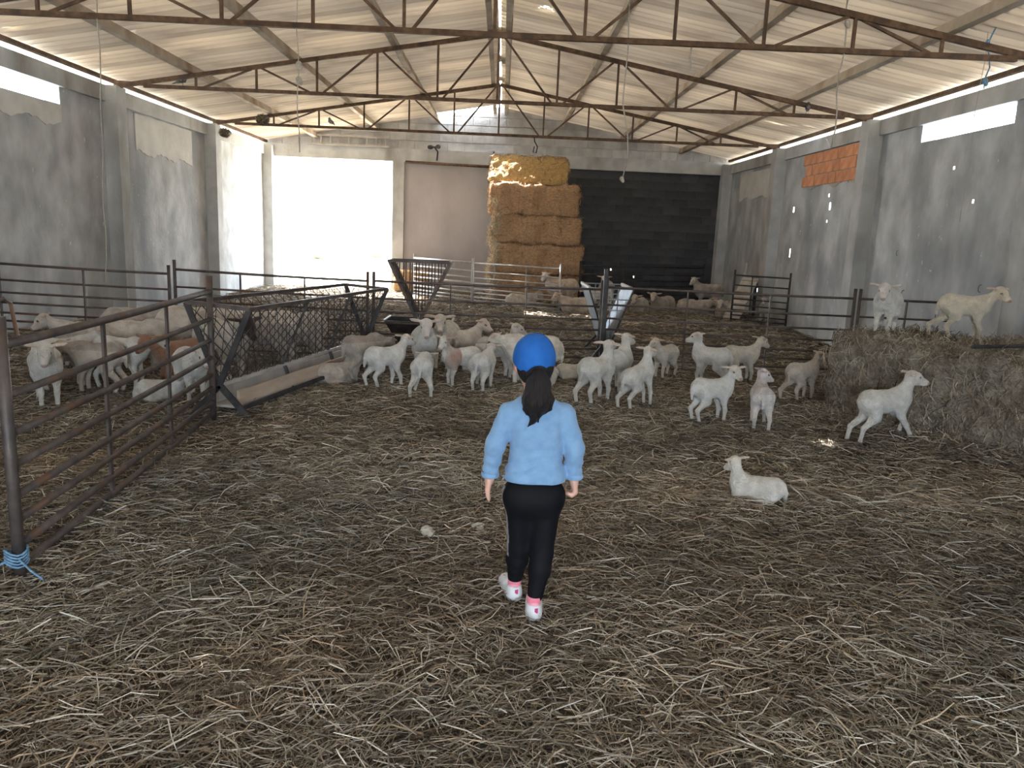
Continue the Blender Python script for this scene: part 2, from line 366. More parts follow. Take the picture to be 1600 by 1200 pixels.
# added upright blade on the left ridge lip, blocks direct sun through the slit
fl = MB(); fl.bar((RIDGE - .022, Y0, APEX + .06), (RIDGE - .022, Y0 + (NCOL - 1) * SW, APEX + .06), .006, .15); fl.obj('ridge_sun_blade', M['sheet'], ceil)
for i in range(12):                                       # scraps of ridge cap that still bridge the slit
    y = FRONT + .3 + i * 2.1 + random.uniform(-.3, .3); l = random.uniform(.25, .7)
    if y + l > 18.4: continue
    MB().bar((RIDGE, y, APEX + .03), (RIDGE, y + l, APEX + .03), .2, .012).obj('ridge_cap', M['sheet'], ceil)
for side in (-1, 1):
    for fr in (.02, .27, .53, .79, 1.0):
        x = RIDGE + side * (.14 if fr == .02 else fr * 5.6)
        z = zr(x) - .088
        a, b = Vector((x, FRONT - .05, z)), Vector((x, BACK + .03 if fr < 1 else BACK - .1, z))
        if fr == 1.0: a.z = b.z = zr(x) - .075
        MB().bar(a, b, .075 if fr < 1 else .05, .115 if fr < 1 else .05, up=(side * SLOPE, 0, 1)).obj('purlin', M['purlin'] if fr < 1 else M['rust'], ceil)

# roof trusses
tr_labels = {-3.55: 'rusty steel roof truss nearest the entrance behind the camera', .3: 'rusty steel roof truss right above the camera', 4.15: 'rusty steel roof truss just ahead of the camera above the frame',
             8.0: 'nearest rusty steel roof truss in view, crossing the top of the picture', 11.9: 'middle rusty steel roof truss in view, resting on the second pair of columns',
             15.8: 'farthest rusty steel roof truss, smallest in view, in front of the gable wall'}
for ty in TRUSS_Y:
    t = empty('roof_truss', (RIDGE, ty, 3.44), label=tr_labels[ty], cat='roof truss', group='steel roof trusses')
    zc = lambda x: zr(x + RIDGE) - .185 - 3.44
    bz = .03; wd = .05
    for s_ in (-1, 1):
        e = s_ * 5.52
        MB().bar((e, 0, zc(e) + .005), (0, 0, zc(0)), wd, .06).obj('top_chord', M['rust'], t)
        MB().bar((s_ * 5.0, 0, bz + .02), (e, 0, bz + .035), wd * .7, .045).obj('chord_end', M['rust'], t)
        st = .87
        for k in range(1, 6):
            MB().bar((s_ * st * k, 0, bz), (s_ * st * k, 0, zc(st * k)), .03, .03).obj('web_post', M['rust'], t)
        top = True
        for k in range(0, 5):                             # zigzag: top nodes at even panel points, bottom nodes at odd ones
            a, b = st * k + .07, st * (k + 1) - .07
            if k % 2 == 0: p, q = (s_ * a, 0, zc(a) - .02), (s_ * b, 0, bz)
            else: p, q = (s_ * a, 0, bz), (s_ * b, 0, zc(b) - .02)
            MB().bar(p, q, .028, .028).obj('web_diagonal', M['rust'], t)
    MB().bar((-5.1, 0, bz), (5.1, 0, bz), wd, .05).obj('bottom_chord', M['rust'], t)
    MB().bar((0, 0, bz), (0, 0, zc(0)), .035, .035).obj('king_post', M['rust'], t)
# ------------------------------------------------------------------ signed-distance bodies turned into one skin (surface nets)
def seg(a, b, ra, rb, tag='', k=.03): return ('c', np.array(a, float), np.array(b, float), ra, rb, tag, k)
def ell(c, r, R=None, tag='', k=.03): return ('e', np.array(c, float), np.array(r, float), np.eye(3) if R is None else np.array(R, float), 0, tag, k)
def pdist(p, X):
    if p[0] == 'c':
        _, a, b, ra, rb, _, _ = p; ab = b - a; t = np.clip(((X - a) @ ab) / max(ab @ ab, 1e-9), 0, 1)
        return np.linalg.norm(X - a - t[..., None] * ab, axis=-1) - (ra + (rb - ra) * t)
    _, c, r, R, _, _, _ = p; q = (X - c) @ R; k0 = np.linalg.norm(q / r, axis=-1); k1 = np.linalg.norm(q / (r * r), axis=-1)
    return k0 * (k0 - 1) / np.maximum(k1, 1e-6)
def pbox(p):
    if p[0] == 'c': rr = max(p[3], p[4]); return np.minimum(p[1], p[2]) - rr, np.maximum(p[1], p[2]) + rr
    rr = p[2].max(); return p[1] - rr, p[1] + rr
def skin(prims, h, clip=None, post=None):
    lo = np.min([pbox(p)[0] for p in prims], 0) - 3 * h; hi = np.max([pbox(p)[1] for p in prims], 0) + 3 * h
    n = np.ceil((hi - lo) / h).astype(int) + 1
    ax = [lo[i] + h * np.arange(n[i]) for i in range(3)]
    val = np.full(n, 1., np.float32); MG = .05 + 2 * h
    for p in prims:
        a, b = pbox(p); i0 = np.maximum(((a - MG - lo) / h).astype(int), 0); i1 = np.minimum(((b + MG - lo) / h).astype(int) + 2, n)
        sl = tuple(slice(i0[i], i1[i]) for i in range(3))
        X = np.stack(np.meshgrid(*[ax[i][sl[i]] for i in range(3)], indexing='ij'), -1)
        d = pdist(p, X).astype(np.float32); o = val[sl]; k = p[6]
        hh = np.maximum(k - np.abs(d - o), 0) / k; val[sl] = np.minimum(d, o) - hh * hh * k * .25
    if clip is not None:
        X = np.stack(np.meshgrid(*ax, indexing='ij'), -1); val = np.maximum(val, clip(X))
    s = val < 0; N = np.array(n) - 1
    cid = -np.ones(N, np.int64); acc = np.zeros((*N, 3), np.float32); cnt = np.zeros(N, np.float32)
    corners = [(i, j, k) for i in (0, 1) for j in (0, 1) for k in (0, 1)]
    def cs(A, c): return A[c[0]:c[0] + N[0], c[1]:c[1] + N[1], c[2]:c[2] + N[2]]
    for c in corners:
        for d in range(3):
            if c[d]: continue
            c2 = list(c); c2[d] = 1; va, vb = cs(val, c), cs(val, c2); cr = cs(s, c) != cs(s, c2)
            t = np.where(cr, va / np.where(cr, va - vb, 1), 0)
            for e in range(3): acc[..., e] += np.where(cr, c[e] + (t if e == d else 0), 0)
            cnt += cr
    act = cnt > 0; cid[act] = np.arange(act.sum()); ii = np.argwhere(act)
    V = lo + h * (ii + acc[act] / cnt[act][:, None])
    Q = []
    for d in range(3):
        e, f = (d + 1) % 3, (d + 2) % 3
        a = [slice(1, N[i]) for i in range(3)]; a[d] = slice(0, N[d]); a = tuple(a)
        b = list(a); b[d] = slice(1, N[d] + 1); b = tuple(b)
        sa, sb = s[a], s[b]; cr = np.argwhere(sa != sb)
        if not len(cr): continue
        fl = sa[tuple(cr.T)]; off = np.ones(3, int); off[d] = 0; base = cr + off
        def cell(de, df): q = base.copy(); q[:, e] -= de; q[:, f] -= df; return cid[tuple(q.T)]
        q = np.stack([cell(1, 1), cell(0, 1), cell(0, 0), cell(1, 0)], 1); q[~fl] = q[~fl][:, ::-1]; Q.append(q)
    return V, np.concatenate(Q)
def tags_of(prims, V):
    D = np.stack([pdist(p, V) for p in prims], 1); return D
def rotz(a): c, s_ = math.cos(a), math.sin(a); return np.array([[c, -s_, 0], [s_, c, 0], [0, 0, 1]])
def roty(a): c, s_ = math.cos(a), math.sin(a); return np.array([[c, 0, s_], [0, 1, 0], [-s_, 0, c]])
def rotx(a): c, s_ = math.cos(a), math.sin(a); return np.array([[1, 0, 0], [0, c, -s_], [0, s_, c]])

# ------------------------------------------------------------------ sheep and lambs
CREAM = (.72, .67, .59); WHITE = (.80, .80, .78); GREY = (.50, .45, .40); BROWN = (.36, .20, .13); TAN = (.60, .47, .37); DARK = (.06, .045, .04)
def animal(label, loc, head=0., S=1., pose='stand', yaw=0., pitch=0., neck=1., col=WHITE, face=None, patch=None, ewe=False, swing=(0, 0, 0, 0), roll_body=0., group=None, seed=0, tail=True, legspread=0.):
    """Faces local +X. yaw turns the head (left positive), neck 0 grazing .. 1 normal .. 1.4 reaching up, swing = fore/aft foot shift of FL, FR, HL, HR."""
    rr = random.Random(seed * 31 + 5); f = 1.16 if ewe else .88; lr = 1. if ewe else .88; hs = 1.0 if ewe else 1.02; bx = .93 if ewe else .80
    P = []
    zb = 0.
    if pose == 'lie': zb = -.235
    bp = roll_body                                                     # body pitch: front raised
    def B(x, y, z):                                                    # body frame with pitch about the hind quarters
        dx, dz = (x + .17) * bx, z - .34; c, s_ = math.cos(bp), math.sin(bp); return np.array([-.17 * bx + dx * c - dz * s_, y, .34 + dx * s_ + dz * c + zb])
    P += [seg(B(.155, 0, .345), B(-.02, 0, .33), .083 * f, .091 * f, 'body', .06), seg(B(-.02, 0, .33), B(-.17, 0, .352), .091 * f, .086 * f, 'body', .06)]
    P += [ell(B(.14, 0, .325), (.095 * f, .082 * f, .105 * f), tag='chest', k=.05), ell(B(-.165, 0, .345), (.098 * f, .09 * f, .095 * f), tag='body', k=.05)]
    # neck and head
    nb = B(.19, 0, .375); nl = .155 if ewe else .14
    na = math.radians({0: -55}.get(neck, -55 + 115 * neck)); na = min(na, math.radians(88))
    nd = rotz(math.radians(yaw) * .45) @ np.array([math.cos(na), 0, math.sin(na)]); hb = nb + nd * nl
    P += [seg(nb - nd * .03, hb, .070 * f, .040 * (1.1 if ewe else .95), 'neck', .05)]
    R = rotz(math.radians(yaw)) @ roty(-math.radians(pitch - 24))
    H = lambda x, y, z: hb + R @ np.array([x, y, z]) * hs
    P += [seg(H(.0, 0, .012), H(.035, 0, .010), .046 * hs, .042 * hs, 'skull', .03), seg(H(.045, 0, .0), H(.112, 0, -.014), .034 * hs, .024 * hs, 'muzzle', .02), ell(H(.130, 0, -.014), (.014, .020, .016), R, 'nose', .012),
          seg(H(.02, 0, -.025), H(.09, 0, -.03), .027 * hs, .016 * hs, 'jaw', .02)]
    for s_ in (-1, 1):
        e0, e1 = H(-.01, s_ * .042, .03), H(-.04, s_ * .128, .022); dd = (e1 - e0) / np.linalg.norm(e1 - e0); u = R @ np.array([-.35, 0, .94]); u -= dd * (u @ dd); u /= np.linalg.norm(u); w_ = np.cross(dd, u)
        P += [ell((e0 + e1) / 2, (.056, .024, .0105), np.stack([dd, w_, u], 1), 'ear', .012)]
        P += [ell(H(.048, s_ * .037, .016), (.0095, .006, .0075), R, 'eye', .004)]
    if pose in ('stand', 'run'):
        lx = .05 + legspread; sw = swing
        for i, s_ in enumerate((1, -1)):
            d = sw[i]; z0 = .0
            if pose == 'run':
                fx = [(.19, .225), (.16, .21)][i]
                J = [B(.13, s_ * .045, .31), B(.13 + .02, s_ * .05, .215), B(.25 if i == 0 else .22, s_ * .05, .15), B(.205 if i == 0 else .20, s_ * .05, .055), B(.235 if i == 0 else .225, s_ * .05, .03)]
                if i == 1: J = [B(.13, s_ * .045, .31), B(.13, s_ * .05, .21), B(.19, s_ * .05, .125), B(.235, s_ * .05, .045), B(.265, s_ * .05, .03)]
            else:
                J = [B(.135, s_ * .045, .31), B(.12, s_ * .052, .215), None, None, None]
                fx, fy = J[1][0] + .018 + d, s_ * lx
                J[2] = np.array([J[1][0] + .025 + d * .5, s_ * (lx + .052) / 2, (J[1][2] + .025) * .53]); J[3] = np.array([fx, fy, .036]); J[4] = np.array([fx + .015, fy, .014])
            P += [seg(J[0], J[1], .054 * lr, .035 * lr, 'leg0', .05), seg(J[1], J[2], .031 * lr, .0245 * lr, 'leg', .02), seg(J[2], J[3], .0225 * lr, .0175 * lr, 'leg', .012), seg(J[3], J[4], .019 * lr, .021 * lr, 'hoof', .01)]
        for i, s_ in enumerate((1, -1)):
            d = sw[2 + i]
            if pose == 'run':
                o = -.05 if i == 0 else 0
                J = [B(-.16, s_ * .05, .32), B(-.16, s_ * .058, .225), B(-.285 + o, s_ * .055, .15), B(-.325 + o, s_ * .055, .042), B(-.315 + o, s_ * .055, .014)]
            else:
                J = [B(-.16, s_ * .05, .32), B(-.125 + d * .35, s_ * .06, .225), None, None, None]
                fx, fy = -.155 * bx - .04 + d, s_ * (lx + .006)
                J[2] = np.array([-.165 * bx - .06 + d * .85, s_ * (lx + .008), .138]); J[3] = np.array([fx, fy, .036]); J[4] = np.array([fx + .016, fy, .014])
            P += [seg(J[0], J[1], .073 * f, .047 * lr, 'leg0', .05), seg(J[1], J[2], .042 * lr, .024 * lr, 'leg', .03), seg(J[2], J[3], .022 * lr, .0175 * lr, 'leg', .012), seg(J[3], J[4], .019 * lr, .021 * lr, 'hoof', .01)]
    else:
        for s_ in (1, -1):
            P += [ell((-.12 * bx, s_ * .075, .065), (.10 * bx, .05, .07), tag='leg0', k=.05), seg((-.05, s_ * .10, .03), (-.17 * bx, s_ * .11, .022), .026, .02, 'leg', .02), seg((-.17 * bx, s_ * .11, .022), (-.08, s_ * .12, .02), .02, .018, 'leg', .01),
                  seg((.13 * bx, s_ * .06, .08), (.19 * bx, s_ * .07, .03), .045, .028, 'leg0', .04), seg((.19 * bx, s_ * .07, .03), (.11 * bx, s_ * .085, .021), .026, .02, 'leg', .02)]
        P += [ell((-.02, 0, .07), (.2 * bx, .105, .085), tag='body', k=.05)]
    if tail:
        t0 = B(-.252, 0, .385); P += [seg(t0, t0 + np.array([-.028, 0, -.06]), .021, .02, 'tail', .02), seg(t0 + np.array([-.028, 0, -.06]), t0 + np.array([-.03, .01 * rr.choice((-1, 1)), -.145]), .02, .012, 'tail', .01)]
    h = .0108
    if math.hypot(loc[0], loc[1]) > 12: h = .015
    V, Q = skin(P, h); D = tags_of(P, V); tg = np.array([p[5] for p in P]); near = tg[D.argmin(1)]
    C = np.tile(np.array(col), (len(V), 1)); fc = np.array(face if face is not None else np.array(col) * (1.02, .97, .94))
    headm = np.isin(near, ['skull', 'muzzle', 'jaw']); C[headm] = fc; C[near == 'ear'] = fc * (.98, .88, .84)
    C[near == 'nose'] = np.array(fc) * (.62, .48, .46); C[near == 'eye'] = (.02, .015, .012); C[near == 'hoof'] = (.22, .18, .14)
    lw = np.isin(near, ['leg']); C[lw] = C[lw] * (.97, .95, .92)
    low = np.clip(1 - V[:, 2] / .3, 0, 1)[:, None]; dn = np.clip(snoise(V, 9., seed + 2, 2), 0, 1)[:, None]
    C *= .86 if True else 1
    C *= 1 - .28 * low * dn * (1, 1.05, 1.15)                           # dung-stained legs and belly
    if patch is not None:
        pm = {'chest': (V[:, 0] > .03) & (V[:, 0] < .20) & (V[:, 2] > .2), 'body': np.isin(near, ['body', 'leg0', 'tail']), 'neck': np.isin(near, ['neck', 'skull', 'muzzle', 'jaw', 'ear', 'chest']),
              'rump': (V[:, 0] < -.08) & (V[:, 2] > .26), 'back': V[:, 2] > .375, 'spot': ((V[:, 0] - .05) ** 2 + (V[:, 2] - .36) ** 2) < .006, 'all': np.ones(len(V), bool)}[patch[0]]
        wgt = np.clip(.75 + .6 * snoise(V, 7., seed + 9, 2), 0, 1)[:, None] * pm[:, None]; keep = ~np.isin(near, ['eye', 'nose', 'hoof'])[:, None]
        C = np.where(keep, C * (1 - wgt) + np.array(patch[1]) * wgt, C)
    woolly = np.isin(near, ['body', 'chest', 'neck', 'leg0', 'tail'])
    nrm = V - np.array([0, 0, .3 + zb]); nrm /= np.linalg.norm(nrm, axis=1)[:, None] + 1e-6
    V = V + nrm * (woolly * snoise(V, 22. if ewe else 30., seed, 2) * (.009 if ewe else .0035))[:, None]
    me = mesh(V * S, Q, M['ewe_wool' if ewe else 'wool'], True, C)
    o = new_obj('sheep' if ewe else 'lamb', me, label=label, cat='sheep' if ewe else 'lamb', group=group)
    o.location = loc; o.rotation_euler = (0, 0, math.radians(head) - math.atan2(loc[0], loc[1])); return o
def G(x, y, dz=0.): return (x, y, float(gz(x, y)) + dz)
g1, g2, g3, g4 = 'lambs on the open straw right of the walking person', 'lambs crowded left of the walking person', 'flock inside the left pen', 'sheep resting at the back of the barn'
# --- right of the girl
animal('white lamb beside the walking person\'s right shoulder, seen from behind with head raised', G(.97, 7.42), 55, 1.08, neck=1.25, pitch=25, yaw=10, swing=(.02, 0, -.05, .02), group=g1, seed=1)
animal('white lamb half hidden behind the lamb nearest the walking person\'s right shoulder', G(1.28, 8.02), 75, 1.08, neck=1.2, pitch=10, yaw=-25, group=g1, seed=2)
animal('slim white lamb leaning uphill, ears out sideways, second to the right of the walking person', G(1.34, 7.25), 52, .92, neck=1.35, pitch=15, roll_body=.28, swing=(.05, .03, -.06, 0), group=g1, seed=3)
animal('small white lamb facing the camera at the fence beside the taller lamb', G(1.95, 8.93), 240, .92, yaw=-20, pitch=0, neck=.95, col=CREAM, group=g1, seed=4)
animal('tall white lamb facing left with muzzle raised, in front of the back fence', G(2.38, 8.55), 155, 1.05, neck=1.2, pitch=10, yaw=10, group=g1, seed=5)
animal('white lamb standing broadside, turning its face to the camera, right of the walking person', G(1.93, 6.78), 36, .95, yaw=-95, pitch=4, neck=1.05, col=(.80, .81, .80), group=g1, seed=6)
animal('cream lamb facing right with its rump to the tall lamb, by the back fence', G(2.83, 8.9), 28, 1.0, yaw=10, neck=.95, col=CREAM, group=g1, seed=7)
animal('thin lamb seen from behind, neck stretched up and face turned right', G(2.33, 6.66), 97, .9, yaw=-75, pitch=0, neck=1.3, col=(.80, .77, .76), patch=('back', (.55, .5, .5)), swing=(0, 0, -.02, -.05), legspread=.01, group=g1, seed=8)
animal('cream lamb walking away beside the corner of the big grey bale', G(3.18, 7.93), 52, .95, yaw=-35, neck=1.0, col=(.62, .55, .48), swing=(0, 0, -.09, .05), group=g1, seed=9)
animal('white lamb bounding to the right in front of the big grey bale', (3.22, 6.25, .0), 38, 1.05, pose='run', neck=1.08, pitch=14, yaw=-20, roll_body=.12, tail=False, group=g1, seed=10)
animal('white lamb lying alone on the straw in the right foreground', G(1.68, 4.72), 172, .78, pose='lie', yaw=-35, pitch=-6, neck=1.12, col=(.84, .82, .77), group=g1, seed=11)
animal('white lamb facing the camera on the left end of the big bale', (3.56, 7.12, .80), 262, 1.02, yaw=6, pitch=-6, neck=.72, group='lambs standing on the big bale', seed=12)
animal('cream lamb striding right on top of the big bale, face turned to camera', (4.22, 7.0, .80), 14, .98, yaw=-55, pitch=0, neck=.85, col=(.78, .72, .60), swing=(0, .02, -.10, .05), group='lambs standing on the big bale', seed=13)
animal('shaggy white ewe standing directly behind the walking person\'s head', G(.36, 8.12), 168, 1.22, ewe=True, neck=.55, pitch=-20, col=(.76, .72, .66), group=g2, seed=14)
animal('small lamb curled up on the straw at the walking person\'s right shoulder', G(.86, 8.75), 15, .85, pose='lie', neck=.5, yaw=30, pitch=-20, col=CREAM, group=g1, seed=15)
# --- left of the girl
animal('white lamb standing broadside at the end of the long hay feeder, tail hanging', G(-1.13, 7.78), 28, 1.0, neck=.95, yaw=15, pitch=8, swing=(-.02, .04, -.02, .05), group=g2, seed=16)
animal('grey-brown lamb behind the broadside white lamb, only back and rump showing', G(-1.42, 8.18), 35, 1.12, neck=.35, pitch=-25, col=GREY, patch=('back', (.30, .25, .22)), group=g2, seed=17)
animal('white lamb seen from behind with hind legs spread wide', G(-.72, 7.45), 84, .95, neck=.45, pitch=-20, legspread=.045, swing=(0, 0, -.05, .0), group=g2, seed=18)
animal('white lamb facing the camera with ears held out, below the black trough', G(-.80, 8.42), 272, 1.3, neck=.9, pitch=-12, group=g2, seed=19)
animal('white lamb close behind the one with ears held out', G(-.62, 8.95), 258, 1.3, neck=.88, pitch=-10, yaw=12, col=CREAM, group=g2, seed=20)
animal('cream lamb with a brown chest, ears out, looking left', G(-.38, 7.98), 205, .98, neck=1.1, pitch=-4, yaw=35, patch=('chest', (.42, .27, .22)), group=g2, seed=21)
animal('pinkish lamb behind the brown-chested lamb, head turned right', G(-.36, 8.98), 62, 1.12, neck=.9, yaw=-85, pitch=-4, col=(.74, .64, .56), group=g2, seed=22)
animal('white lamb seen from behind, tail swung left, next to the walking person', G(-.14, 7.82), 72, .95, neck=.7, yaw=10, group=g2, seed=23)
animal('white lamb with raised head facing right just left of the walking person\'s cap', G(.0, 8.42), 25, 1.12, neck=1.15, yaw=-15, pitch=2, col=(.80, .78, .74), patch=('back', (.42, .38, .35)), group=g2, seed=24)
animal('grey-tan sheep lying against the far end of the hay feeder', G(-1.66, 8.0), 35, .95, pose='lie', ewe=True, neck=.85, yaw=-25, col=(.60, .53, .47), tail=False, group=g2, seed=25)
# --- left pen
animal('white lamb facing the camera, farthest left in the pen', G(-3.78, 6.48), 272, 1.15, neck=.80, pitch=-16, yaw=-10, group=g3, seed=26)
animal('lamb behind the farthest-left one, grey face turned right', G(-3.98, 7.12), 20, 1.15, neck=.75, yaw=-20, pitch=-8, face=(.6, .52, .46), group=g3, seed=27)
animal('grey-backed lamb standing in the pen behind the nearest fence upright', G(-3.62, 7.0), 150, 1.12, neck=.5, pitch=-25, col=(.66, .60, .54), patch=('back', (.36, .32, .29)), group=g3, seed=28)
animal('white lamb facing right with dark-rimmed eyes, middle of the left pen', G(-3.50, 7.22), 335, 1.18, neck=.55, pitch=-15, yaw=10, face=(.62, .58, .54), group=g3, seed=29)
animal('light grey sheep with a high back in the middle of the left pen', G(-3.72, 7.98), 10, 1.25, ewe=True, neck=.4, pitch=-25, col=(.70, .66, .62), group=g3, seed=30)
animal('pale lamb facing left, rearmost in the left pen', G(-4.35, 8.1), 175, 1.15, neck=.75, pitch=-10, col=(.70, .65, .60), group=g3, seed=31)
animal('brown lamb in the left pen between white lambs', G(-3.05, 7.38), 205, 1.1, neck=.75, pitch=-10, yaw=20, col=BROWN, face=(.38, .2, .13), group=g3, seed=32)
animal('white lamb lying on the straw in the left pen', G(-3.02, 6.9), 15, .95, pose='lie', neck=.9, yaw=-50, pitch=-15, group=g3, seed=33)
animal('white lamb facing the camera beside the tall fence post', G(-2.72, 6.85), 285, 1.1, neck=.7, pitch=-12, yaw=8, swing=(.02, -.02, 0, 0), group=g3, seed=34)
animal('large pale ewe with a dark side spot behind the tall fence post', G(-3.22, 8.3), 345, 1.52, ewe=True, neck=.5, pitch=-20, col=(.68, .62, .56), patch=('spot', (.22, .17, .15)), group=g3, seed=35)
animal('grey ewe partly hidden at the back of the left pen', G(-4.0, 8.62), 15, 1.35, ewe=True, neck=.45, pitch=-20, col=(.55, .5, .47), group=g3, seed=36)
animal('dark-faced ewe looking through the near end of the hay feeder', G(-2.75, 7.75), 300, 1.4, ewe=True, neck=.75, pitch=-14, col=(.66, .62, .57), face=(.07, .05, .045), group=g3, seed=37)
animal('grey ewe standing broadside behind the feeder mesh', G(-2.58, 8.45), 182, 1.45, ewe=True, neck=.55, pitch=-20, col=(.58, .53, .50), patch=('back', (.72, .68, .63)), group=g3, seed=38)
animal('ewe with a dark brown head behind the middle of the feeder mesh', G(-2.28, 8.82), 215, 1.35, ewe=True, neck=.6, pitch=-18, col=(.62, .57, .53), patch=('neck', (.13, .08, .06)), group=g3, seed=39)
animal('white lamb lying under the long hay feeder', G(-2.62, 7.28), 80, .95, pose='lie', neck=.6, yaw=30, group=g3, seed=40)
# --- far end
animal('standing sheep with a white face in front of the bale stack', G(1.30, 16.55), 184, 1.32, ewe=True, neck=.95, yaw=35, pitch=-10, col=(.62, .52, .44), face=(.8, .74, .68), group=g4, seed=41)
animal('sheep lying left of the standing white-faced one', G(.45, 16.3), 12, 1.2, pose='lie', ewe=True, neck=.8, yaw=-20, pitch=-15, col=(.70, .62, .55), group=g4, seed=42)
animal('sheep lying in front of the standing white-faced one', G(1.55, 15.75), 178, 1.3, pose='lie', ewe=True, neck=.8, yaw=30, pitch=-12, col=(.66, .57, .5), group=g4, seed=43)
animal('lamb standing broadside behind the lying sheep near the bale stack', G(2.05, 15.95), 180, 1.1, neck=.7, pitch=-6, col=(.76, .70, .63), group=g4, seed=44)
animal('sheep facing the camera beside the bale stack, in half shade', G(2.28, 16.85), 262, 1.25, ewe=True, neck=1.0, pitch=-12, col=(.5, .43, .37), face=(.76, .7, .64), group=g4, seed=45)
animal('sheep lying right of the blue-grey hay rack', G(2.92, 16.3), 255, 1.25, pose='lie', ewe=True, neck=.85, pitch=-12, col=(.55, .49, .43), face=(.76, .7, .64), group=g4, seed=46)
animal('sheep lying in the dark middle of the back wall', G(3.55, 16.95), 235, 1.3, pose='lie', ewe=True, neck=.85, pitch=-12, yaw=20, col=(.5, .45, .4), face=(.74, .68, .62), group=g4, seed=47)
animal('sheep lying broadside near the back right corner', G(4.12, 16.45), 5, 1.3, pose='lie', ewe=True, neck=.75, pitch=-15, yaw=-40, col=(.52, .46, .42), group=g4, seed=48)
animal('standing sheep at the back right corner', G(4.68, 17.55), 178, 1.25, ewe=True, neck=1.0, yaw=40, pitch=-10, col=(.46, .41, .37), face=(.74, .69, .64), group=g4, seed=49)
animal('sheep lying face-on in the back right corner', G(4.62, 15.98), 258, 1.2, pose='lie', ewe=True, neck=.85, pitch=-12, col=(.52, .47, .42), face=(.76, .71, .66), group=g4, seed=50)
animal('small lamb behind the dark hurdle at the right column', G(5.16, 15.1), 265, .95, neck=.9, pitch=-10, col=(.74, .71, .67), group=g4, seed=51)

# ------------------------------------------------------------------ the girl (faces +Y, away from the camera)
gl = (.165, 3.10, 0.0)
girl = empty('person', gl, label='person walking away in a blue cap, pale blue sweatshirt and black leggings', cat='person')
LS, LE, LW = (-.108, 0, .880), (-.162, -.008, .742), (-.178, .015, .605)
RS, RE, RW = (.118, 0, .884), (.164, -.012, .745), (.172, .012, .612)
LH, LK, LA = (-.048, 0, .52), (-.045, .045, .285), (-.052, .135, .075)
RH, RK, RA = (.062, 0, .52), (.055, .005, .275), (.028, -.035, .072)
def arm(S_, E_, W_, e): return [seg(S_, E_, .038 + e, .034 + e, 'a', .014), seg(E_, W_, .034 + e, .025 + e, 'a', .014)]
def leg(H_, K_, A_, e):
    K_, A_ = np.array(K_), np.array(A_); C_ = K_ * .68 + A_ * .32 + np.array([0, -.012, 0])
    return [seg(H_, K_, .062 + e, .043 + e, 'l', .04), seg(K_, C_, .043 + e, .043 + e, 'l', .02), seg(C_, A_, .042 + e, .027 + e, 'l', .02)]
HC = np.array((-.016, .012, 1.092))
def hand(W_, side, fist):
    W_ = np.array(W_); dn = np.array((side * .13, .02, -1.)); dn /= np.linalg.norm(dn)
    P = []; pc = W_ + dn * .052; fw = np.array((0, 1., 0)); n_ = np.cross(dn, fw)
    P += [seg(W_ - dn * .01, W_ + dn * .02, .02, .019, 'h', .015)]
    for i, off in enumerate((-.023, -.008, .008, .022)):
        k0 = W_ + dn * (.064 - .003 * abs(i - 1.4)) + fw * off; P += [seg(W_ + dn * .022 + fw * off * .75, k0, .0115, .0105, 'h', .012)]
        l1, l2 = (.026, .024, .024, .02)[3 - i], (.022, .022, .02, .017)[3 - i]
        curl = 1.5 if fist else .30
        d1 = dn * math.cos(curl * .6) - n_ * side * math.sin(curl * .6) * (1 if side < 0 else 1); d2 = dn * math.cos(curl * 1.5) - n_ * side * math.sin(curl * 1.5)
        k1 = k0 + d1 * l1; k2 = k1 + d2 * l2; P += [seg(k0, k1, .0098, .0088, 'h', .004), seg(k1, k2, .0088, .0076, 'h', .004)]
    t0 = W_ + dn * .025 + fw * .02; t1 = t0 + dn * .022 + fw * .022 - n_ * side * .004; t2 = t1 + dn * .024 + fw * .006; P += [seg(t0, t1, .0125, .0105, 'h', .008), seg(t1, t2, .0102, .0085, 'h', .004)]
    return P
bodyP = [ell(HC, (.070, .084, .098), tag='head', k=.02), ell(HC + (0, .025, -.05), (.052, .058, .055), tag='head', k=.03), seg(HC + (0, -.01, -.06), (-.005, -.005, .93), .040, .045, 'n', .02),
         ell(HC + (0, .092, -.015), (.010, .014, .014), tag='head', k=.012), ell(HC + (0, .086, -.052), (.02, .006, .006), tag='lip', k=.006)]
for s_ in (-1, 1):
    bodyP += [ell(HC + (s_ * .072, -.002, -.018), (.010, .018, .027), tag='ear', k=.008), ell(HC + (s_ * .03, .079, .005), (.011, .006, .006), tag='eye', k=.004)]
bodyP += [seg((-.026, 0, .62), (-.030, .0, .85), .046, .048, 'b', .04), seg((.042, 0, .62), (.044, 0, .852), .046, .048, 'b', .04), seg((-.036, 0, .53), (.048, 0, .53), .054, .054, 'b', .04), seg((-.088, 0, .878), (.098, 0, .882), .028, .028, 'b', .03)]
bodyP += arm(LS, LE, LW, -.008) + arm(RS, RE, RW, -.008) + hand(LW, -1, False) + hand(RW, 1, True) + leg(LH, LK, LA, -.010) + leg(RH, RK, RA, -.010)
for A_, tx in ((LA, -.02), (RA, .006)): bodyP += [seg((A_[0], A_[1] - .01, .03), (A_[0] + tx, A_[1] + .11, .026), .022, .02, 'f', .01)]
V, Q = skin(bodyP, .0055); near = np.array([p[5] for p in bodyP])[tags_of(bodyP, V).argmin(1)]
C = np.ones((len(V), 3)); C[near == 'lip'] = (.85, .5, .5); C[near == 'eye'] = (.06, .04, .03); C[near == 'ear'] = (.95, .8, .78)
new_obj('body', mesh(V, Q, M['skin'], True, C), girl)
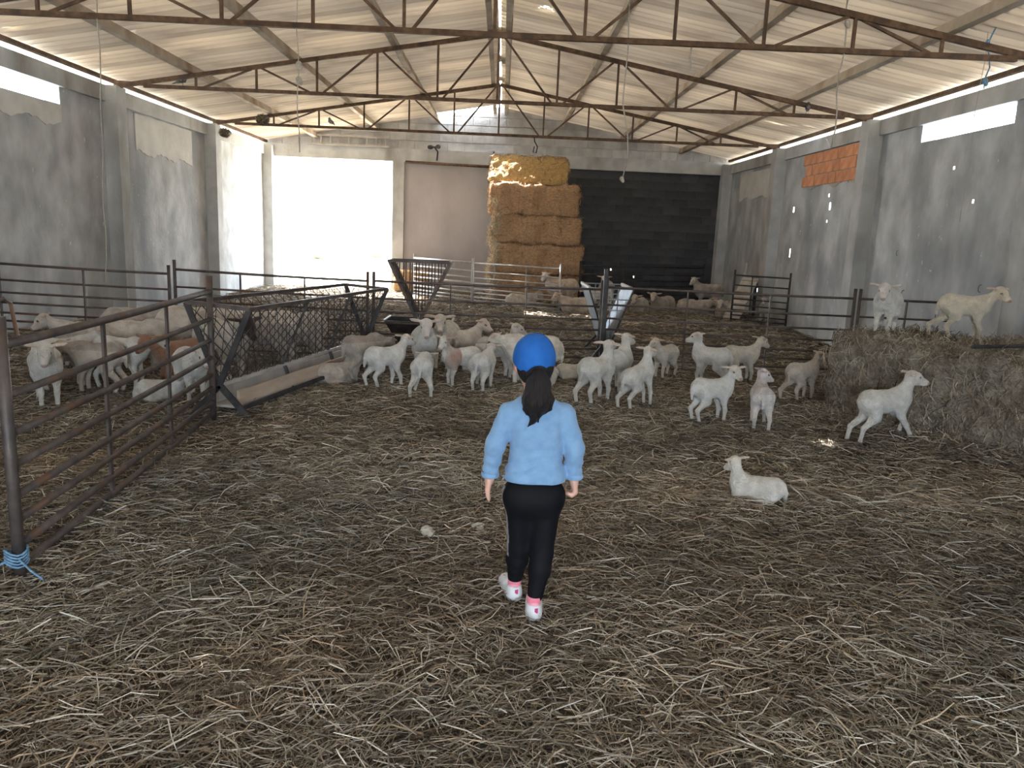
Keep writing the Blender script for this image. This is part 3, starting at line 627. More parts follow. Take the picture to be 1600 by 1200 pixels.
# sweatshirt
e = .007
sw = [seg((-.036, 0, .60), (-.040, -.004, .855), .064, .064, 's', .04), seg((.054, 0, .60), (.052, -.004, .858), .066, .064, 's', .04), seg((-.090, -.002, .880), (.102, -.002, .884), .040, .040, 's', .04),
      seg((-.04, 0, .915), (.035, 0, .918), .042, .042, 's', .04), seg((-.054, 0, .604), (.070, 0, .606), .060, .060, 's', .05)] + arm(LS, LE, LW, e) + arm(RS, RE, RW, e)
def sw_clip(X):
    x, z = X[..., 0], X[..., 2]
    hem = np.where(x < -.134, .598, np.where(x > .139, .604, .598)) - z
    nk = z - (.962 - .0 * x); inner = .050 - np.linalg.norm((X - np.array((-.006, .004, .97))) * (1, 1, .8), axis=-1)
    return np.maximum(np.maximum(hem, nk), inner)
V, Q = skin(sw, .0062, sw_clip)
fold = .0030 * np.sin(V[:, 2] * 95 + 9 * snoise(V, 7., 5, 2)) * sm((.80 - V[:, 2]) / .12) * (np.abs(V[:, 0]) < .13) + .0035 * snoise(V, 26., 8, 2) + .0025 * np.sin(V[:, 2] * 150 + V[:, 0] * 30) * (np.abs(V[:, 0]) > .135) * sm((.76 - V[:, 2]) / .1)
cn = V - np.stack([np.where(V[:, 0] < -.12, -.165, np.where(V[:, 0] > .13, .16, V[:, 0] * .6)), 0 * V[:, 0], V[:, 2]], 1); cn /= np.linalg.norm(cn, axis=1)[:, None] + 1e-6
V = V + cn * fold[:, None]
sweat = new_obj('sweatshirt', mesh(V, Q, M['sweater'], True), girl)
def band(z, cx, cy, rx, ry, hgt, name, par, mt, n=40, sq=2.6):
    m_ = MB(); P_ = []
    for zz, o_ in ((z - hgt / 2, 0), (z - hgt / 4, .004), (z + hgt / 4, .004), (z + hgt / 2, 0)):
        for k in range(n):
            a = 2 * PI * k / n; c_, s_ = math.cos(a), math.sin(a); P_.append((cx + (rx + o_) * np.sign(c_) * abs(c_) ** (2 / sq), cy + (ry + o_) * np.sign(s_) * abs(s_) ** (2 / sq), zz))
    m_.add(P_, [(r * n + k, r * n + (k + 1) % n, (r + 1) * n + (k + 1) % n, (r + 1) * n + k) for r in range(3) for k in range(n)]); return m_.obj(name, mt, par, True)
band(.612, .008, 0, .113, .066, .028, 'hem_band', sweat, M['sweater'])
band(.611, LW[0] + .001, LW[1] - .001, .034, .034, .022, 'cuff', sweat, M['sweater'], 24, 2.); band(.617, RW[0], RW[1] - .001, .034, .034, .022, 'cuff', sweat, M['sweater'], 24, 2.)
# leggings with a silvery stripe down the left side
lg = leg(LH, LK, LA, .003) + leg(RH, RK, RA, .003) + [seg((-.048, 0, .535), (.062, 0, .535), .068, .068, 'h', .05), ell((.008, -.02, .53), (.10, .062, .075), tag='h', k=.04)]
V, Q = skin(lg, .006, lambda X: np.maximum(X[..., 2] - .615, .082 - X[..., 2] + .14 * X[..., 1]))
C = np.tile(np.array((.006, .006, .009)), (len(V), 1)); side = (V[:, 0] < -.088 + .30 * np.clip(.45 - V[:, 2], 0, .2)) & (np.abs(V[:, 1] - np.clip((.5 - V[:, 2]) * .2, 0, .1) + .004) < .02) & (V[:, 2] < .57) & (V[:, 2] > .24)
C[side] = (.30, .29, .31)
new_obj('leggings', mesh(V, Q, M['leggings'], True, C), girl)
for A_, tx in ((LA, -.035), (RA, .008)):
    ax_, ay_ = A_[0], A_[1]
    sp = [ell((ax_, ay_ - .006, .045), (.034, .042, .043), tag='u', k=.03), seg((ax_ + tx * .5, ay_ + .06, .036), (ax_ + tx, ay_ + .125, .028), .034, .027, 'u', .03), seg((ax_, ay_ - .02, .02), (ax_ + tx, ay_ + .13, .018), .033, .034, 'u', .02)]
    V, Q = skin(sp, .0055, lambda X: np.maximum(.002 - X[..., 2], np.maximum(X[..., 2] - .088, -(np.linalg.norm((X - np.array((ax_, ay_ + .004, .10))) * (1, .85, .9), axis=-1) - .030))))
    C = np.tile(np.array((.74, .76, .80)), (len(V), 1)); C[V[:, 2] < .016] = (.62, .63, .68); C[(V[:, 2] > .068)] = (.86, .40, .48)
    sh = new_obj('shoe', mesh(V, Q, M['shoe'], True, C), girl)
    MB().box(ax_ + .002, ax_ + .016, ay_ - .0505, ay_ - .038, .042, .060).obj('heel_tab', mat('heel_tab', (.55, .06, .2)), sh)
    MB().tube([(ax_, ay_ + .002, .060), (ax_, ay_ - .002, .078), (ax_, ay_ - .004, .100)], [.029, .0305, .030], 20).obj('sock', M['sock'], girl, True)
# cap: panelled crown, opening at the back, visor in front
def cap_clip(X):
    q = X - HC; low = (.004 - .055 * np.clip(-q[..., 1] / .09, 0, 1)) - q[..., 2]
    arch = .048 - np.linalg.norm((q - np.array((.014, -.095, -.052))) * np.array((1, .6, .9)), axis=-1)
    return np.maximum(low, arch)
cp = [ell(HC + (0, 0, .018), (.0855, .102, .098), tag='c', k=.01)]
V, Q = skin(cp, .005, cap_clip); q = V - HC; ang = np.arctan2(q[:, 0], q[:, 1]); V = V + (q / np.linalg.norm(q, axis=1)[:, None]) * (.0022 * np.abs(np.cos(3 * ang)) + .0025 * snoise(V, 22., 4, 2))[:, None]
cap = new_obj('cap', mesh(V, Q, M['cap'], True), girl)
vz = [ell(HC + (0, .125, .004), (.072, .068, .006), tag='v', k=.01)]; V, Q = skin(vz, .004); V[:, 2] -= 6. * V[:, 0] ** 2 * .4; new_obj('visor', mesh(V, Q, M['cap'], True), cap)
MB().tube([HC + (0, 0, .112), HC + (0, 0, .119)], [.008, .004], 10).obj('button', M['cap'], cap, True)
# hair: close cap of hair under the hat and the ponytail
hr = [ell(HC + (.004, -.012, -.006), (.077, .083, .094), tag='h', k=.02)]
V, Q = skin(hr, .0055, lambda X: np.maximum((X - HC)[..., 1] - .02 - .35 * (X - HC)[..., 2], -.075 - (X - HC)[..., 2] - .3 * np.abs((X - HC)[..., 0])))
hair = new_obj('hair', mesh(V, Q, M['hair'], True), girl)
pt = []; base = HC + (.016, -.088, -.040)
rg = random.Random(3)
pt += [seg(base, base + (0, -.018, -.03), .028, .042, 'p', .03), seg(base + (0, -.018, -.03), base + (-.006, -.022, -.095), .045, .052, 'p', .03), seg(base + (-.006, -.022, -.095), base + (-.008, -.012, -.148), .050, .028, 'p', .03)]
for k in range(26):
    a = rg.uniform(-1, 1); d = rg.uniform(-.03, .012); l = rg.uniform(.10, .165) if abs(a) > .3 else rg.uniform(.15, .20)
    p0 = base + (a * .022, d * .6 - .02, -.03); p1 = base + (a * .054, d - .030, -.085); p2 = base + (a * .054 - .004, d - .018, -l * .82); p3 = base + (a * .03 + rg.uniform(-.016, .008), d - .006 + rg.uniform(-.01, .012), -l)
    pt += [seg(p0, p1, .009, .010, 'p', .008), seg(p1, p2, .010, .0075, 'p', .008), seg(p2, p3, .0075, .0028, 'p', .006)]
pt += [seg(base + (-.008, -.014, -.14), base + (-.016, -.006, -.185), .022, .011, 'p', .01), seg(base + (-.016, -.006, -.185), base + (-.034, -.002, -.208), .011, .003, 'p', .008)]
V, Q = skin(pt, .0042); new_obj('ponytail', mesh(V, Q, M['hair'], True), hair)
# ------------------------------------------------------------------ sheep hurdles (panel fences)
RZ = [.06, .155, .27, .38, .52, .66, .83, 1.05]
def hurdle(a, b, label, z0=0., z1=None, H=1., mt='steel', r=.017, uprights=(1 / 3, 2 / 3), group='steel hurdles of the pens', posts=(1, 1), lean=0., rails=RZ, sag=0., pr=.02):
    a = Vector((a[0], a[1], z0)); b = Vector((b[0], b[1], z0 if z1 is None else z1)); d = b - a
    t = empty('sheep_hurdle', a, label=label, cat='hurdle', group=group); n = Vector((-d.y, d.x, 0)).normalized() * lean
    mt = M[mt]
    at = lambda u, z: d * u + Vector((0, 0, z * H)) + n * z
    for i, z in enumerate(rails):
        pts = [at(u, z - sag * math.sin(PI * u) * (1 if i == len(rails) - 1 else .6)) for u in ((0, 1) if not sag else (0, .25, .5, .75, 1))]
        MB().tube(pts, r if i < len(rails) - 1 else r * 1.18, 8).obj('rail', mt, t, True)
    for u, on in zip((0, 1), posts):
        if on: MB().tube([at(u, -.06 / H), at(u, 1.17)], pr, 8).obj('post', mt, t, True)
    for u in uprights: MB().bar(at(u, rails[0]), at(u, rails[-1]), .014, .03).obj('upright', mt, t)
    return t
hurdle((-2.09, 3.27), (-2.31, 6.24), 'nearest fence panel at the left edge, running away from the camera', r=.0185, sag=.012, pr=.026)
hurdle((-2.20, 3.21), (-4.95, 1.55), 'leaning fence panel cut off by the lower left edge of the picture', H=.80, r=.0185, lean=-.06, pr=.024)
gr_ = 'hurdles of the back fence'
hurdle((-5.72, 8.95), (-3.88, 9.22), 'back fence panel against the left wall', z0=.16, z1=.10, H=.83, r=.0125, uprights=(.02, .5), sag=.008, group=gr_, posts=(0, 1))
hurdle((-3.82, 9.24), (-1.60, 9.46), 'back fence panel seen behind the long hay feeder', z0=.06, z1=0, H=.92, r=.0125, sag=.008, group=gr_)
hurdle((-1.53, 9.48), (1.25, 9.60), 'back fence panel behind the crowded lambs and the walking person', z0=-.03, H=.95, r=.0125, sag=.006, group=gr_)
hurdle((1.31, 9.60), (4.27, 9.34), 'back fence panel right of the walking person, behind the scattered lambs', z0=-.03, H=.98, r=.0125, sag=.006, group=gr_)
hurdle((4.33, 9.33), (5.42, 9.22), 'short back fence panel ending at the right wall behind the bale', z0=-.03, H=.98, r=.0125, uprights=(.5,), group=gr_, posts=(1, 0))
# brace foot of the joint by the blue-grey rack
br = empty('fence_brace', (1.28, 9.56, 0), label='dark steel brace propping the back fence joint by the blue-grey rack', cat='brace')
MB().bar((0, -.05, 1.22), (0, -.05, 0), .05, .05).obj('stake', M['steel_dark'], br); MB().bar((0, -.06, .28), (-.22, -.1, .0), .03, .03).obj('strut', M['steel_dark'], br)
hurdle((-2.05, 18.55), (-.62, 17.05), 'pale hurdle in the light between the doorway and the bale stack', z0=.08, H=.82, mt='galv_dull', r=.02, uprights=(.35, .7), group='pale hurdles by the bale stack')
hurdle((-.58, 17.0), (1.2, 15.75), 'pale hurdle in front of the bale stack', z0=.08, H=.82, mt='galv_dull', r=.014, uprights=(.25, .62), group='pale hurdles by the bale stack')
hurdle((1.75, 17.35), (4.9, 18.9), 'thin dark hurdle in the shade of the back wall', z0=.08, H=.84, mt='steel_dark', r=.012, group='dark hurdles at the back right')
hurdle((4.55, 15.2), (5.40, 14.55), 'dark hurdle standing across the right column base', z0=.08, H=.86, mt='steel_dark', r=.013, uprights=(.33,), group='dark hurdles at the back right')
# blue twine around the near post foot
tw = MB()
for k in range(5):
    tw.tube([(-2.10 + .045 * math.cos(a), 3.27 + .045 * math.sin(a), .075 + .014 * k + .01 * math.sin(2 * a)) for a in np.linspace(0, 2 * PI, 14)], .005, 5)
tw.tube([(-2.13, 3.24, .09), (-2.2, 3.2, .05), (-2.27, 3.2, .10), (-2.33, 3.16, .06)], .006, 5); tw.tube([(-2.07, 3.24, .10), (-2.0, 3.2, .07), (-1.96, 3.22, .02)], .005, 5)
tw.obj('twine', M['rope_blue'], label='blue baler twine tied round the foot of the nearest fence post', cat='twine')
# loop of wire at the near post top
MB().tube([(-2.09, 3.27, 1.23), (-2.085, 3.30, 1.245), (-2.08, 3.34, 1.22), (-2.075, 3.36, 1.08)], .009, 6).obj('hook', M['steel'], label='bent steel drop hook on top of the nearest fence post', cat='hook')

# ------------------------------------------------------------------ long hay feeder with diamond mesh
fd = empty('hay_feeder', (-2.29, 6.32, 0), label='long V-shaped hay feeder with diamond mesh sides between the pens', cat='hay feeder')
o_ = Vector((-2.29, 6.32, 0))
NA, NB_, NK = Vector((-2.53, 6.32, .95)) - o_, Vector((-2.02, 6.32, .91)) - o_, Vector((-2.29, 6.34, .27)) - o_
FA, FB, FK = Vector((-1.82, 9.22, .93)) - o_, Vector((-1.33, 9.22, .90)) - o_, Vector((-1.58, 9.22, .29)) - o_
for a, b, nm in ((NA, FA, 'top_rail'), (NB_, FB, 'top_rail'), (NA, NB_, 'end_rail'), (FA, FB, 'end_rail'), (NK, FK, 'keel')):
    MB().bar(a, b, .032, .032).obj(nm, M['steel'] if nm != 'keel' else M['galv_dull'], fd)
for T_, K_, side in ((NA, NK, 1), (NB_, NK, -1), (FA, FK, 1), (FB, FK, -1)):
    foot = Vector((K_.x + side * .235, K_.y, 0.0)); MB().bar(T_, K_, .03, .045).obj('end_bar', M['steel_dark'], fd); MB().bar(K_, foot, .03, .05).obj('leg', M['steel_dark'], fd)
def diamond2(P0, P1, Q0, Q1, n, rows, name):
    m_ = MB()
    def pt_(u, v): return (P0.lerp(P1, u)).lerp(Q0.lerp(Q1, u), v)
    for sgn in (1, -1):
        for i in range(-rows, n + rows):
            u0 = i / n; u1 = u0 + sgn * rows / n
            va = 0. if 0 <= u0 <= 1 else ((0 - u0) / (u1 - u0) if u0 < 0 else (1 - u0) / (u1 - u0)); vb = 1. if 0 <= u1 <= 1 else ((0 - u0) / (u1 - u0) if u1 < 0 else (1 - u0) / (u1 - u0))
            if not (0 <= va < vb - .02 <= 1): continue
            m_.bar(pt_(u0 + (u1 - u0) * va, va), pt_(u0 + (u1 - u0) * vb, vb), .0055, .0055)
    return m_.obj(name, M['steel_dark'], fd, kind='stuff')
diamond2(NB_, FB, NK, FK, 21, 4, 'wire_mesh'); diamond2(NA, FA, NK, FK, 21, 4, 'wire_mesh'); diamond2(NA, NB_, NK, NK + Vector((.01, 0, 0)), 4, 5, 'wire_mesh')
diamond2(FA, FB, FK, FK + Vector((.01, 0, 0)), 4, 5, 'wire_mesh')
for u in (.34, .66):
    MB().bar(NB_.lerp(FB, u), NK.lerp(FK, u), .012, .02).obj('side_bar', M['steel_dark'], fd)
    k = NK.lerp(FK, u); MB().bar(k + Vector((.03, 0, -.0)), Vector((k.x + .10, k.y, .06)), .025, .03).obj('support_post', M['steel_dark'], fd)
for dx, z, mt_, h_ in ((.10, .15, 'wood', .12), (-.12, .15, 'wood_grey', .12)):
    MB().bar(NK.lerp(FK, .03) * 1 + Vector((dx, 0, z - .27)), NK.lerp(FK, .97) + Vector((dx, 0, z - .29)), .025, h_).obj('trough_board', M[mt_], fd)
MB().bar(NK.lerp(FK, .02) + Vector((0, 0, -.19)), NK.lerp(FK, .98) + Vector((0, 0, -.2)), .2, .02).obj('trough_floor', M['wood_grey'], fd)
MB().bar(NK.lerp(FK, .0) + Vector((.175, 0, -.19)), NK.lerp(FK, 1.) + Vector((.175, 0, -.2)), .025, .035).obj('trough_rail', M['steel_dark'], fd)

# ------------------------------------------------------------------ V hay rack over a black trough
rk = empty('hay_rack', (-1.11, 10.9, .0), label='V-shaped hay rack with upright bars over a black trough', cat='hay rack')
for s_ in (-1, 1):
    m_ = MB(); m_.add([(s_ * .05, -.22, .44), (s_ * .41, -.24, 1.16), (s_ * .41, .24, 1.16), (s_ * .05, .22, .44)] + [(s_ * .065, -.22, .44), (s_ * .425, -.24, 1.16), (s_ * .425, .24, 1.16), (s_ * .065, .22, .44)],
                      [(0, 1, 2, 3), (7, 6, 5, 4), (0, 4, 5, 1), (1, 5, 6, 2), (2, 6, 7, 3), (3, 7, 4, 0)]); m_.obj('side_plate', M['galv_dull'] if s_ > 0 else M['steel'], rk)
    for y in (-.235, .235): MB().bar((s_ * .41, y, 1.165), (s_ * .03, y, .40), .035, .05, up=(0, 1, 0)).obj('frame_bar', M['steel'], rk)
    MB().bar((s_ * .415, -.25, 1.17), (s_ * .415, .25, 1.17), .03, .03).obj('top_rail', M['galv_dull'], rk)
for y in (-.24, .24):
    MB().bar((-.43, y, 1.17), (.43, y, 1.17), .03, .03).obj('top_rail', M['steel'], rk)
    for k in range(-4, 5):
        x = k * .088; zl = .44 + (abs(x) - .02) / .36 * .72 if abs(x) > .03 else .42
        MB().tube([(x, y, max(zl, .42)), (x, y, 1.16)], .008, 6).obj('bar', M['steel_dark'], rk)
MB().bar((0, -.2, .2), (0, -.2, .46), .03, .03).obj('stem', M['galv_dull'], rk)
MB().bar((0, .2, .2), (0, .2, .46), .03, .03).obj('stem', M['steel'], rk)
m_ = MB(); a0, a1 = .36, .45
def tray(x, y, z): return [(-x, -y, z), (x, -y, z), (x, y, z), (-x, y, z)]
v = tray(.36, .2, .17) + tray(.46, .30, .36) + tray(.44, .285, .36) + tray(.34, .185, .19)
m_.add(v, [(3, 2, 1, 0), (0, 1, 5, 4), (1, 2, 6, 5), (2, 3, 7, 6), (3, 0, 4, 7), (4, 5, 9, 8), (5, 6, 10, 9), (6, 7, 11, 10), (7, 4, 8, 11), (8, 9, 13, 12), (9, 10, 14, 13), (10, 11, 15, 14), (11, 8, 12, 15), (12, 13, 14, 15)])
m_.obj('trough', M['steel_dark'], rk)
for s_ in (-1, 1):
    MB().bar((s_ * .455, -.3, .365), (s_ * .455, .3, .365), .03, .02).obj('trough_lip', M['galv_dull'], rk)
    for y in (-.16, .16): MB().bar((s_ * .30, y, .18), (s_ * .32, y, .0), .04, .04).obj('leg', M['steel_dark'], rk)
# ------------------------------------------------------------------ blue-grey rack seen end-on
r2 = empty('hay_rack', (1.46, 10.75, .0), label='blue-grey galvanised hay rack seen end-on behind the back fence', cat='hay rack')
for s_ in (-1, 1):
    x1, x0 = s_ * .29, s_ * .03
    MB().add([(x0, -.5, .2), (x1, -.5, .93), (x1, .5, .93), (x0, .5, .2), (x0 + s_ * .012, -.5, .2), (x1 + s_ * .012, -.5, .93), (x1 + s_ * .012, .5, .93), (x0 + s_ * .012, .5, .2)],
             [(0, 1, 2, 3), (7, 6, 5, 4), (0, 4, 5, 1), (1, 5, 6, 2), (2, 6, 7, 3), (3, 7, 4, 0)]).obj('side_sheet', M['galv'], r2)
    MB().bar((x1, -.52, .945), (x1, .52, .945), .03, .035).obj('top_rail', M['galv_dull'], r2)
    for y in (-.5, .5):
        MB().bar((x1 * 1.02, y, .94), (x0, y, .2), .02, .04, up=(0, 1, 0)).obj('frame_bar', M['steel_dark'], r2)
        MB().bar((0, y, .24), (s_ * .2, y, 0.0), .03, .03).obj('leg', M['steel_dark'], r2)
for y in (-.51, .51):
    for z in (.94, .80, .66): MB().tube([(-.29 * (z - .15) / .79, y, z), (.29 * (z - .15) / .79, y, z)], .009, 6).obj('cross_bar', M['galv'], r2)
    for k in (-1, 0, 1): MB().tube([(k * .09, y, .3 + abs(k) * .22), (k * .09, y, .94)], .008, 6).obj('bar', M['galv'], r2)

# ------------------------------------------------------------------ bales
def ribbons(P, D, Lh, W, colr, up=None, bend=None):
    """P centre, D direction (unit), half length, width: 3 stations of 2 vertices each."""
    n = len(P); r = RNG.normal(size=(n, 3)); S_ = np.cross(D, r); S_ /= np.linalg.norm(S_, axis=1)[:, None] + 1e-9; S_ *= (W / 2)[:, None]
    B_ = np.zeros((n, 3)) if bend is None else bend
    V = np.stack([P - D * Lh[:, None] - S_, P - D * Lh[:, None] + S_, P + B_ - S_, P + B_ + S_, P + D * Lh[:, None] - S_ * .7, P + D * Lh[:, None] + S_ * .7], 1).reshape(-1, 3)
    b = (np.arange(n) * 6)[:, None]; F = np.concatenate([b + [0, 1, 3, 2], b + [2, 3, 5, 4]])
    return V, F, np.repeat(colr, 6, 0)
STRAW_COL = 1.35 * np.array([(.275, .235, .185), (.21, .172, .13), (.38, .345, .285), (.155, .125, .09), (.285, .22, .15), (.48, .45, .39), (.11, .09, .068), (.24, .21, .17)])
def bale(name, label, size, loc, rz, mt, n_str, tint, seed, disp=.03, group=None, tl=.05, sun_shear=0.):
    sx, sy, sz = size; N_ = 26
    # rounded box grid
    V = []; F = []
    def face(o, du, dv, nu, nv):
        b = len(V)
        for i in range(nu + 1):
            for j in range(nv + 1): V.append(np.array(o) + np.array(du) * i / nu + np.array(dv) * j / nv)
        for i in range(nu):
            for j in range(nv): a = b + i * (nv + 1) + j; F.append((a, a + nv + 1, a + nv + 2, a + 1))
    nx, ny, nz = [max(4, int(s_ / .055)) for s_ in size]
    face((-sx / 2, -sy / 2, 0), (sx, 0, 0), (0, 0, sz), nx, nz); face((sx / 2, sy / 2, 0), (-sx, 0, 0), (0, 0, sz), nx, nz)
    face((sx / 2, -sy / 2, 0), (0, sy, 0), (0, 0, sz), ny, nz); face((-sx / 2, sy / 2, 0), (0, -sy, 0), (0, 0, sz), ny, nz)
    face((-sx / 2, -sy / 2, sz), (sx, 0, 0), (0, sy, 0), nx, ny); face((-sx / 2, sy / 2, 0), (sx, 0, 0), (0, -sy, 0), nx, ny)
    V = np.array(V); c = np.array((0, 0, sz / 2)); hs = np.array(size) / 2; q = V - c; rad = .10
    inner = np.clip(q, -(hs - rad), hs - rad); dq = q - inner; ln = np.linalg.norm(dq, axis=1)[:, None]; nrm = dq / np.maximum(ln, 1e-6); q = inner + nrm * np.minimum(rad, ln)
    V = c + q; V += nrm * (disp * snoise(V, 4.5, seed, 3) + disp * .5 * snoise(V, 17., seed + 1, 2))[:, None]
    V[:, 2] = np.maximum(V[:, 2], 0.0)
    if sun_shear: V[:, 1] += np.clip(V[:, 2] - .12, 0, 9) * sun_shear * np.clip(.5 - V[:, 1] / sy, 0, 1)  # front face sheared back, shaped to catch the grazing sun
    o = empty(name, loc, rz, label=label, cat='bale', group=group)
    new_obj('straw_block', mesh(V, F, mt, True), o)
    # loose stalks sticking out of the skin
    k = RNG.integers(0, len(V), n_str); k = k[V[k][:, 2] > .02] ; p = V[k] + RNG.normal(size=(len(k), 3)) * .012; nn = nrm[k]
    d = RNG.normal(size=(len(k), 3)); d -= nn * (d * nn).sum(1)[:, None] * .75; d[:, 2] -= .35 if loc[1] > 12 else 1.1; d /= np.linalg.norm(d, axis=1)[:, None]
    Lh = RNG.uniform(.4, 1.6, len(k)) * tl; W = RNG.uniform(.003, .0065, len(k)) * (1.6 if loc[1] > 12 else 1)
    cl = STRAW_COL[RNG.integers(0, len(STRAW_COL), len(k))] * np.array(tint) * RNG.uniform(.7, 1.25, (len(k), 1))
    v, f, cc = ribbons(p + nn * .008, d, Lh, W, cl, bend=nn * (Lh * .25)[:, None]); new_obj('loose_straw', mesh(v, f, M['straw'], False, cc), o, kind='stuff')
    for s_ in (-.33, -.11, .11, .33):                      # baler strings
        y = s_ * sx; e = .012
        if sun_shear: break
        MB().tube([(y, -sy / 2 - e, .03), (y, -sy / 2 - e, sz * .5), (y, -sy / 2 - e, sz - .03), (y, -sy / 2 + .05, sz + e), (y, 0, sz + e), (y, sy / 2 - .05, sz + e), (y, sy / 2 + e, sz - .03), (y, sy / 2 + e, .03)], .004, 5).obj('string', M['rope'], o, True)
    return o
gb = 'stacked bales at the back wall'
bz = .10
stk = [('bottom bale of the tall stack, partly behind sheep and hurdle', (1.92, 1.35, .62), .84, 18.35, .0, 'hay'), ('second bale from the bottom of the tall stack', (1.98, 1.35, .66), .83, 18.3, .01, 'hay'),
       ('third bale of the tall stack, straight below the bulging one', (1.98, 1.35, .64), .76, 18.28, -.01, 'hay'), ('bulging fourth bale of the tall stack, right under the top one', (2.0, 1.38, .67), .68, 18.27, .0, 'hay'),
       ('sunlit topmost bale of the tall stack, close under the roof', (1.75, 1.2, .66), .55, 18.42, -.03, 'hay_top')]
for i, (lb, sz_, x, y, rz, mt_) in enumerate(stk):
    bale('straw_bale', lb, sz_, (x, y, bz), rz, M[mt_], 2600, (1.25, 1.0, .78), 20 + i, .05, gb, sun_shear=1.25 if i == 4 else 0.); bz += sz_[2] - .004
# loose straw hanging down the left side of the stack
n = 5000; t = RNG.random(n); p = np.stack([-.15 + .05 * np.sin(t * 17) + RNG.normal(size=n) * .05 - .05 * (1 - t), 17.62 + RNG.normal(size=n) * .06, .12 + t * 2.2], 1); d = RNG.normal(size=(n, 3)); d[:, 2] -= 1.; d /= np.linalg.norm(d, axis=1)[:, None]
v, f, c = ribbons(p, d, RNG.uniform(.03, .11, n), RNG.uniform(.004, .010, n), np.clip(STRAW_COL[RNG.integers(0, 8, n)] * (2.2, 1.95, 1.6), 0, .85))  # stalk colours brightened in place of light on this edge
new_obj('hanging_straw', mesh(v, f, M['straw'], False, c), label='loose straw tinted as sunlit, spilling down the left edge of the tall bale stack', cat='straw', kind='stuff')
bale('straw_bale', 'broken small bale against the wall right of the doorway', (.8, .5, .5), (-2.2, 19.15, .1), .1, M['hay'], 700, (1.7, 1.45, 1.1), 40, .05)
big = bale('straw_bale', 'big weathered grey bale with lambs on top at the right edge', (1.25, 1.95, .80), (4.14, 6.63, -.0), 0, M['hay_grey'], 15000, (.85, .83, .8), 50, .06, tl=.045)
big.rotation_euler = (0, 0, math.radians(30)); big.location = (4.175, 6.76, 0)
# steel bar on the big bale
MB().tube([(3.72, 6.0, .875), (5.2, 6.35, .90)], .016, 8).obj('steel_bar', M['steel_dark'], label='loose dark steel bar lying on top of the big grey bale', cat='bar')

# ------------------------------------------------------------------ straw bedding on the floor
def bedding(n, y0, y1, pw, lmul, name_parent, wmul=1.):
    u = RNG.random(n); y = y0 + (y1 - y0) * u ** pw; x = RNG.uniform(XL + .05, XR - .05, n)
    if y1 < 8:
        half = .74 * y + .9; x = np.clip(0.02, -9, 9) + RNG.uniform(-1, 1, n) * np.minimum(half, 5.6); x = np.clip(x, XL + .05, XR - .05)
    a = RNG.random(n) * 2 * PI + .6 * snoise(np.stack([x, y], 1), 1.3, 11, 2); L_ = np.exp(RNG.normal(math.log(.05), .5, n)) * lmul; L_ = np.clip(L_, .012, .17)
    d = np.stack([np.cos(a), np.sin(a), RNG.normal(size=n) * .16], 1); d /= np.linalg.norm(d, axis=1)[:, None]
    z = ghz(x, y) + .004 + RNG.random(n) ** 2 * .03 + np.abs(d[:, 2]) * L_ * .6
    tone = snoise(np.stack([x, y], 1), .9, 21, 3); red = snoise(np.stack([x, y], 1), .7, 33, 2)
    c = STRAW_COL[RNG.integers(0, 8, n)] * RNG.uniform(.65, 1.3, (n, 1)) * (1 + .28 * tone)[:, None]
    c = c * (1 + np.stack([.05 * red, -.01 * red, -.05 * red], 1))
    W = RNG.uniform(.0022, .0052, n) * wmul
    bend = np.stack([-np.sin(a), np.cos(a), np.zeros(n)], 1) * (RNG.normal(size=n) * L_ * .22)[:, None]; bend[:, 2] += .2 * L_ * RNG.random(n)
    return ribbons(np.stack([x, y, z], 1), d, L_, W, c, bend=bend)
parts = [bedding(95000, 1.0, 5.2, 1.0, .95, 0), bedding(100000, 4.6, 10.2, 1.0, 1.0, 0, 1.25), bedding(52000, 9.6, BACK, 1.1, 1.1, 0, 2.1), bedding(9000, FRONT, 1.2, 1, 1.1, 0, 1.4)]
off = 0; VV, FF, CC = [], [], []
for v, f, c in parts: VV.append(v); FF.append(f + off); CC.append(c); off += len(v)
new_obj('straw', mesh(np.concatenate(VV), np.concatenate(FF), M['straw'], False, np.clip(np.concatenate(CC), .01, 1)), label='trodden brown straw bedding covering the whole barn floor', cat='straw', kind='stuff')
# straw heaped along the foot of the big bale
n = 9000; t = RNG.random(n); q = RNG.normal(size=(n, 2)) * .11
p = np.stack([3.10 + t * 1.15 + q[:, 0], 7.2 - t * 1.75 + q[:, 1], .02 + RNG.random(n) * .09], 1); d = RNG.normal(size=(n, 3)) * (1, 1, .5); d /= np.linalg.norm(d, axis=1)[:, None]
v, f, c = ribbons(p, d, RNG.uniform(.02, .08, n), RNG.uniform(.003, .006, n), STRAW_COL[RNG.integers(0, 8, n)] * RNG.uniform(.6, 1.2, (n, 1)))
new_obj('straw_heap', mesh(v, f, M['straw'], False, c), label='loose straw heaped along the foot of the big grey bale', cat='straw', kind='stuff')
# tufts of wool and dung clods on the straw
for (x, y, s_, lb) in [(-.34, 3.9, .042, 'tuft of white wool on the straw left of the walking person'), (-.06, 4.02, .03, 'tiny scrap of white wool just left of the walking person\'s legs')]:
    V, Q = skin([ell((RNG.normal() * s_ * .5, RNG.normal() * s_ * .5, s_ * .35), (s_ * .6, s_ * .5, s_ * .35), k=.02) for _ in range(5)], s_ / 8); V += (snoise(V, 60, 3, 2) * s_ * .12)[:, None]
    o = new_obj('wool_tuft', mesh(V, Q, M['wool'], True, np.tile(np.array((.62, .58, .5)), (len(V), 1))), label=lb, cat='wool'); o.location = G(x, y, .015)

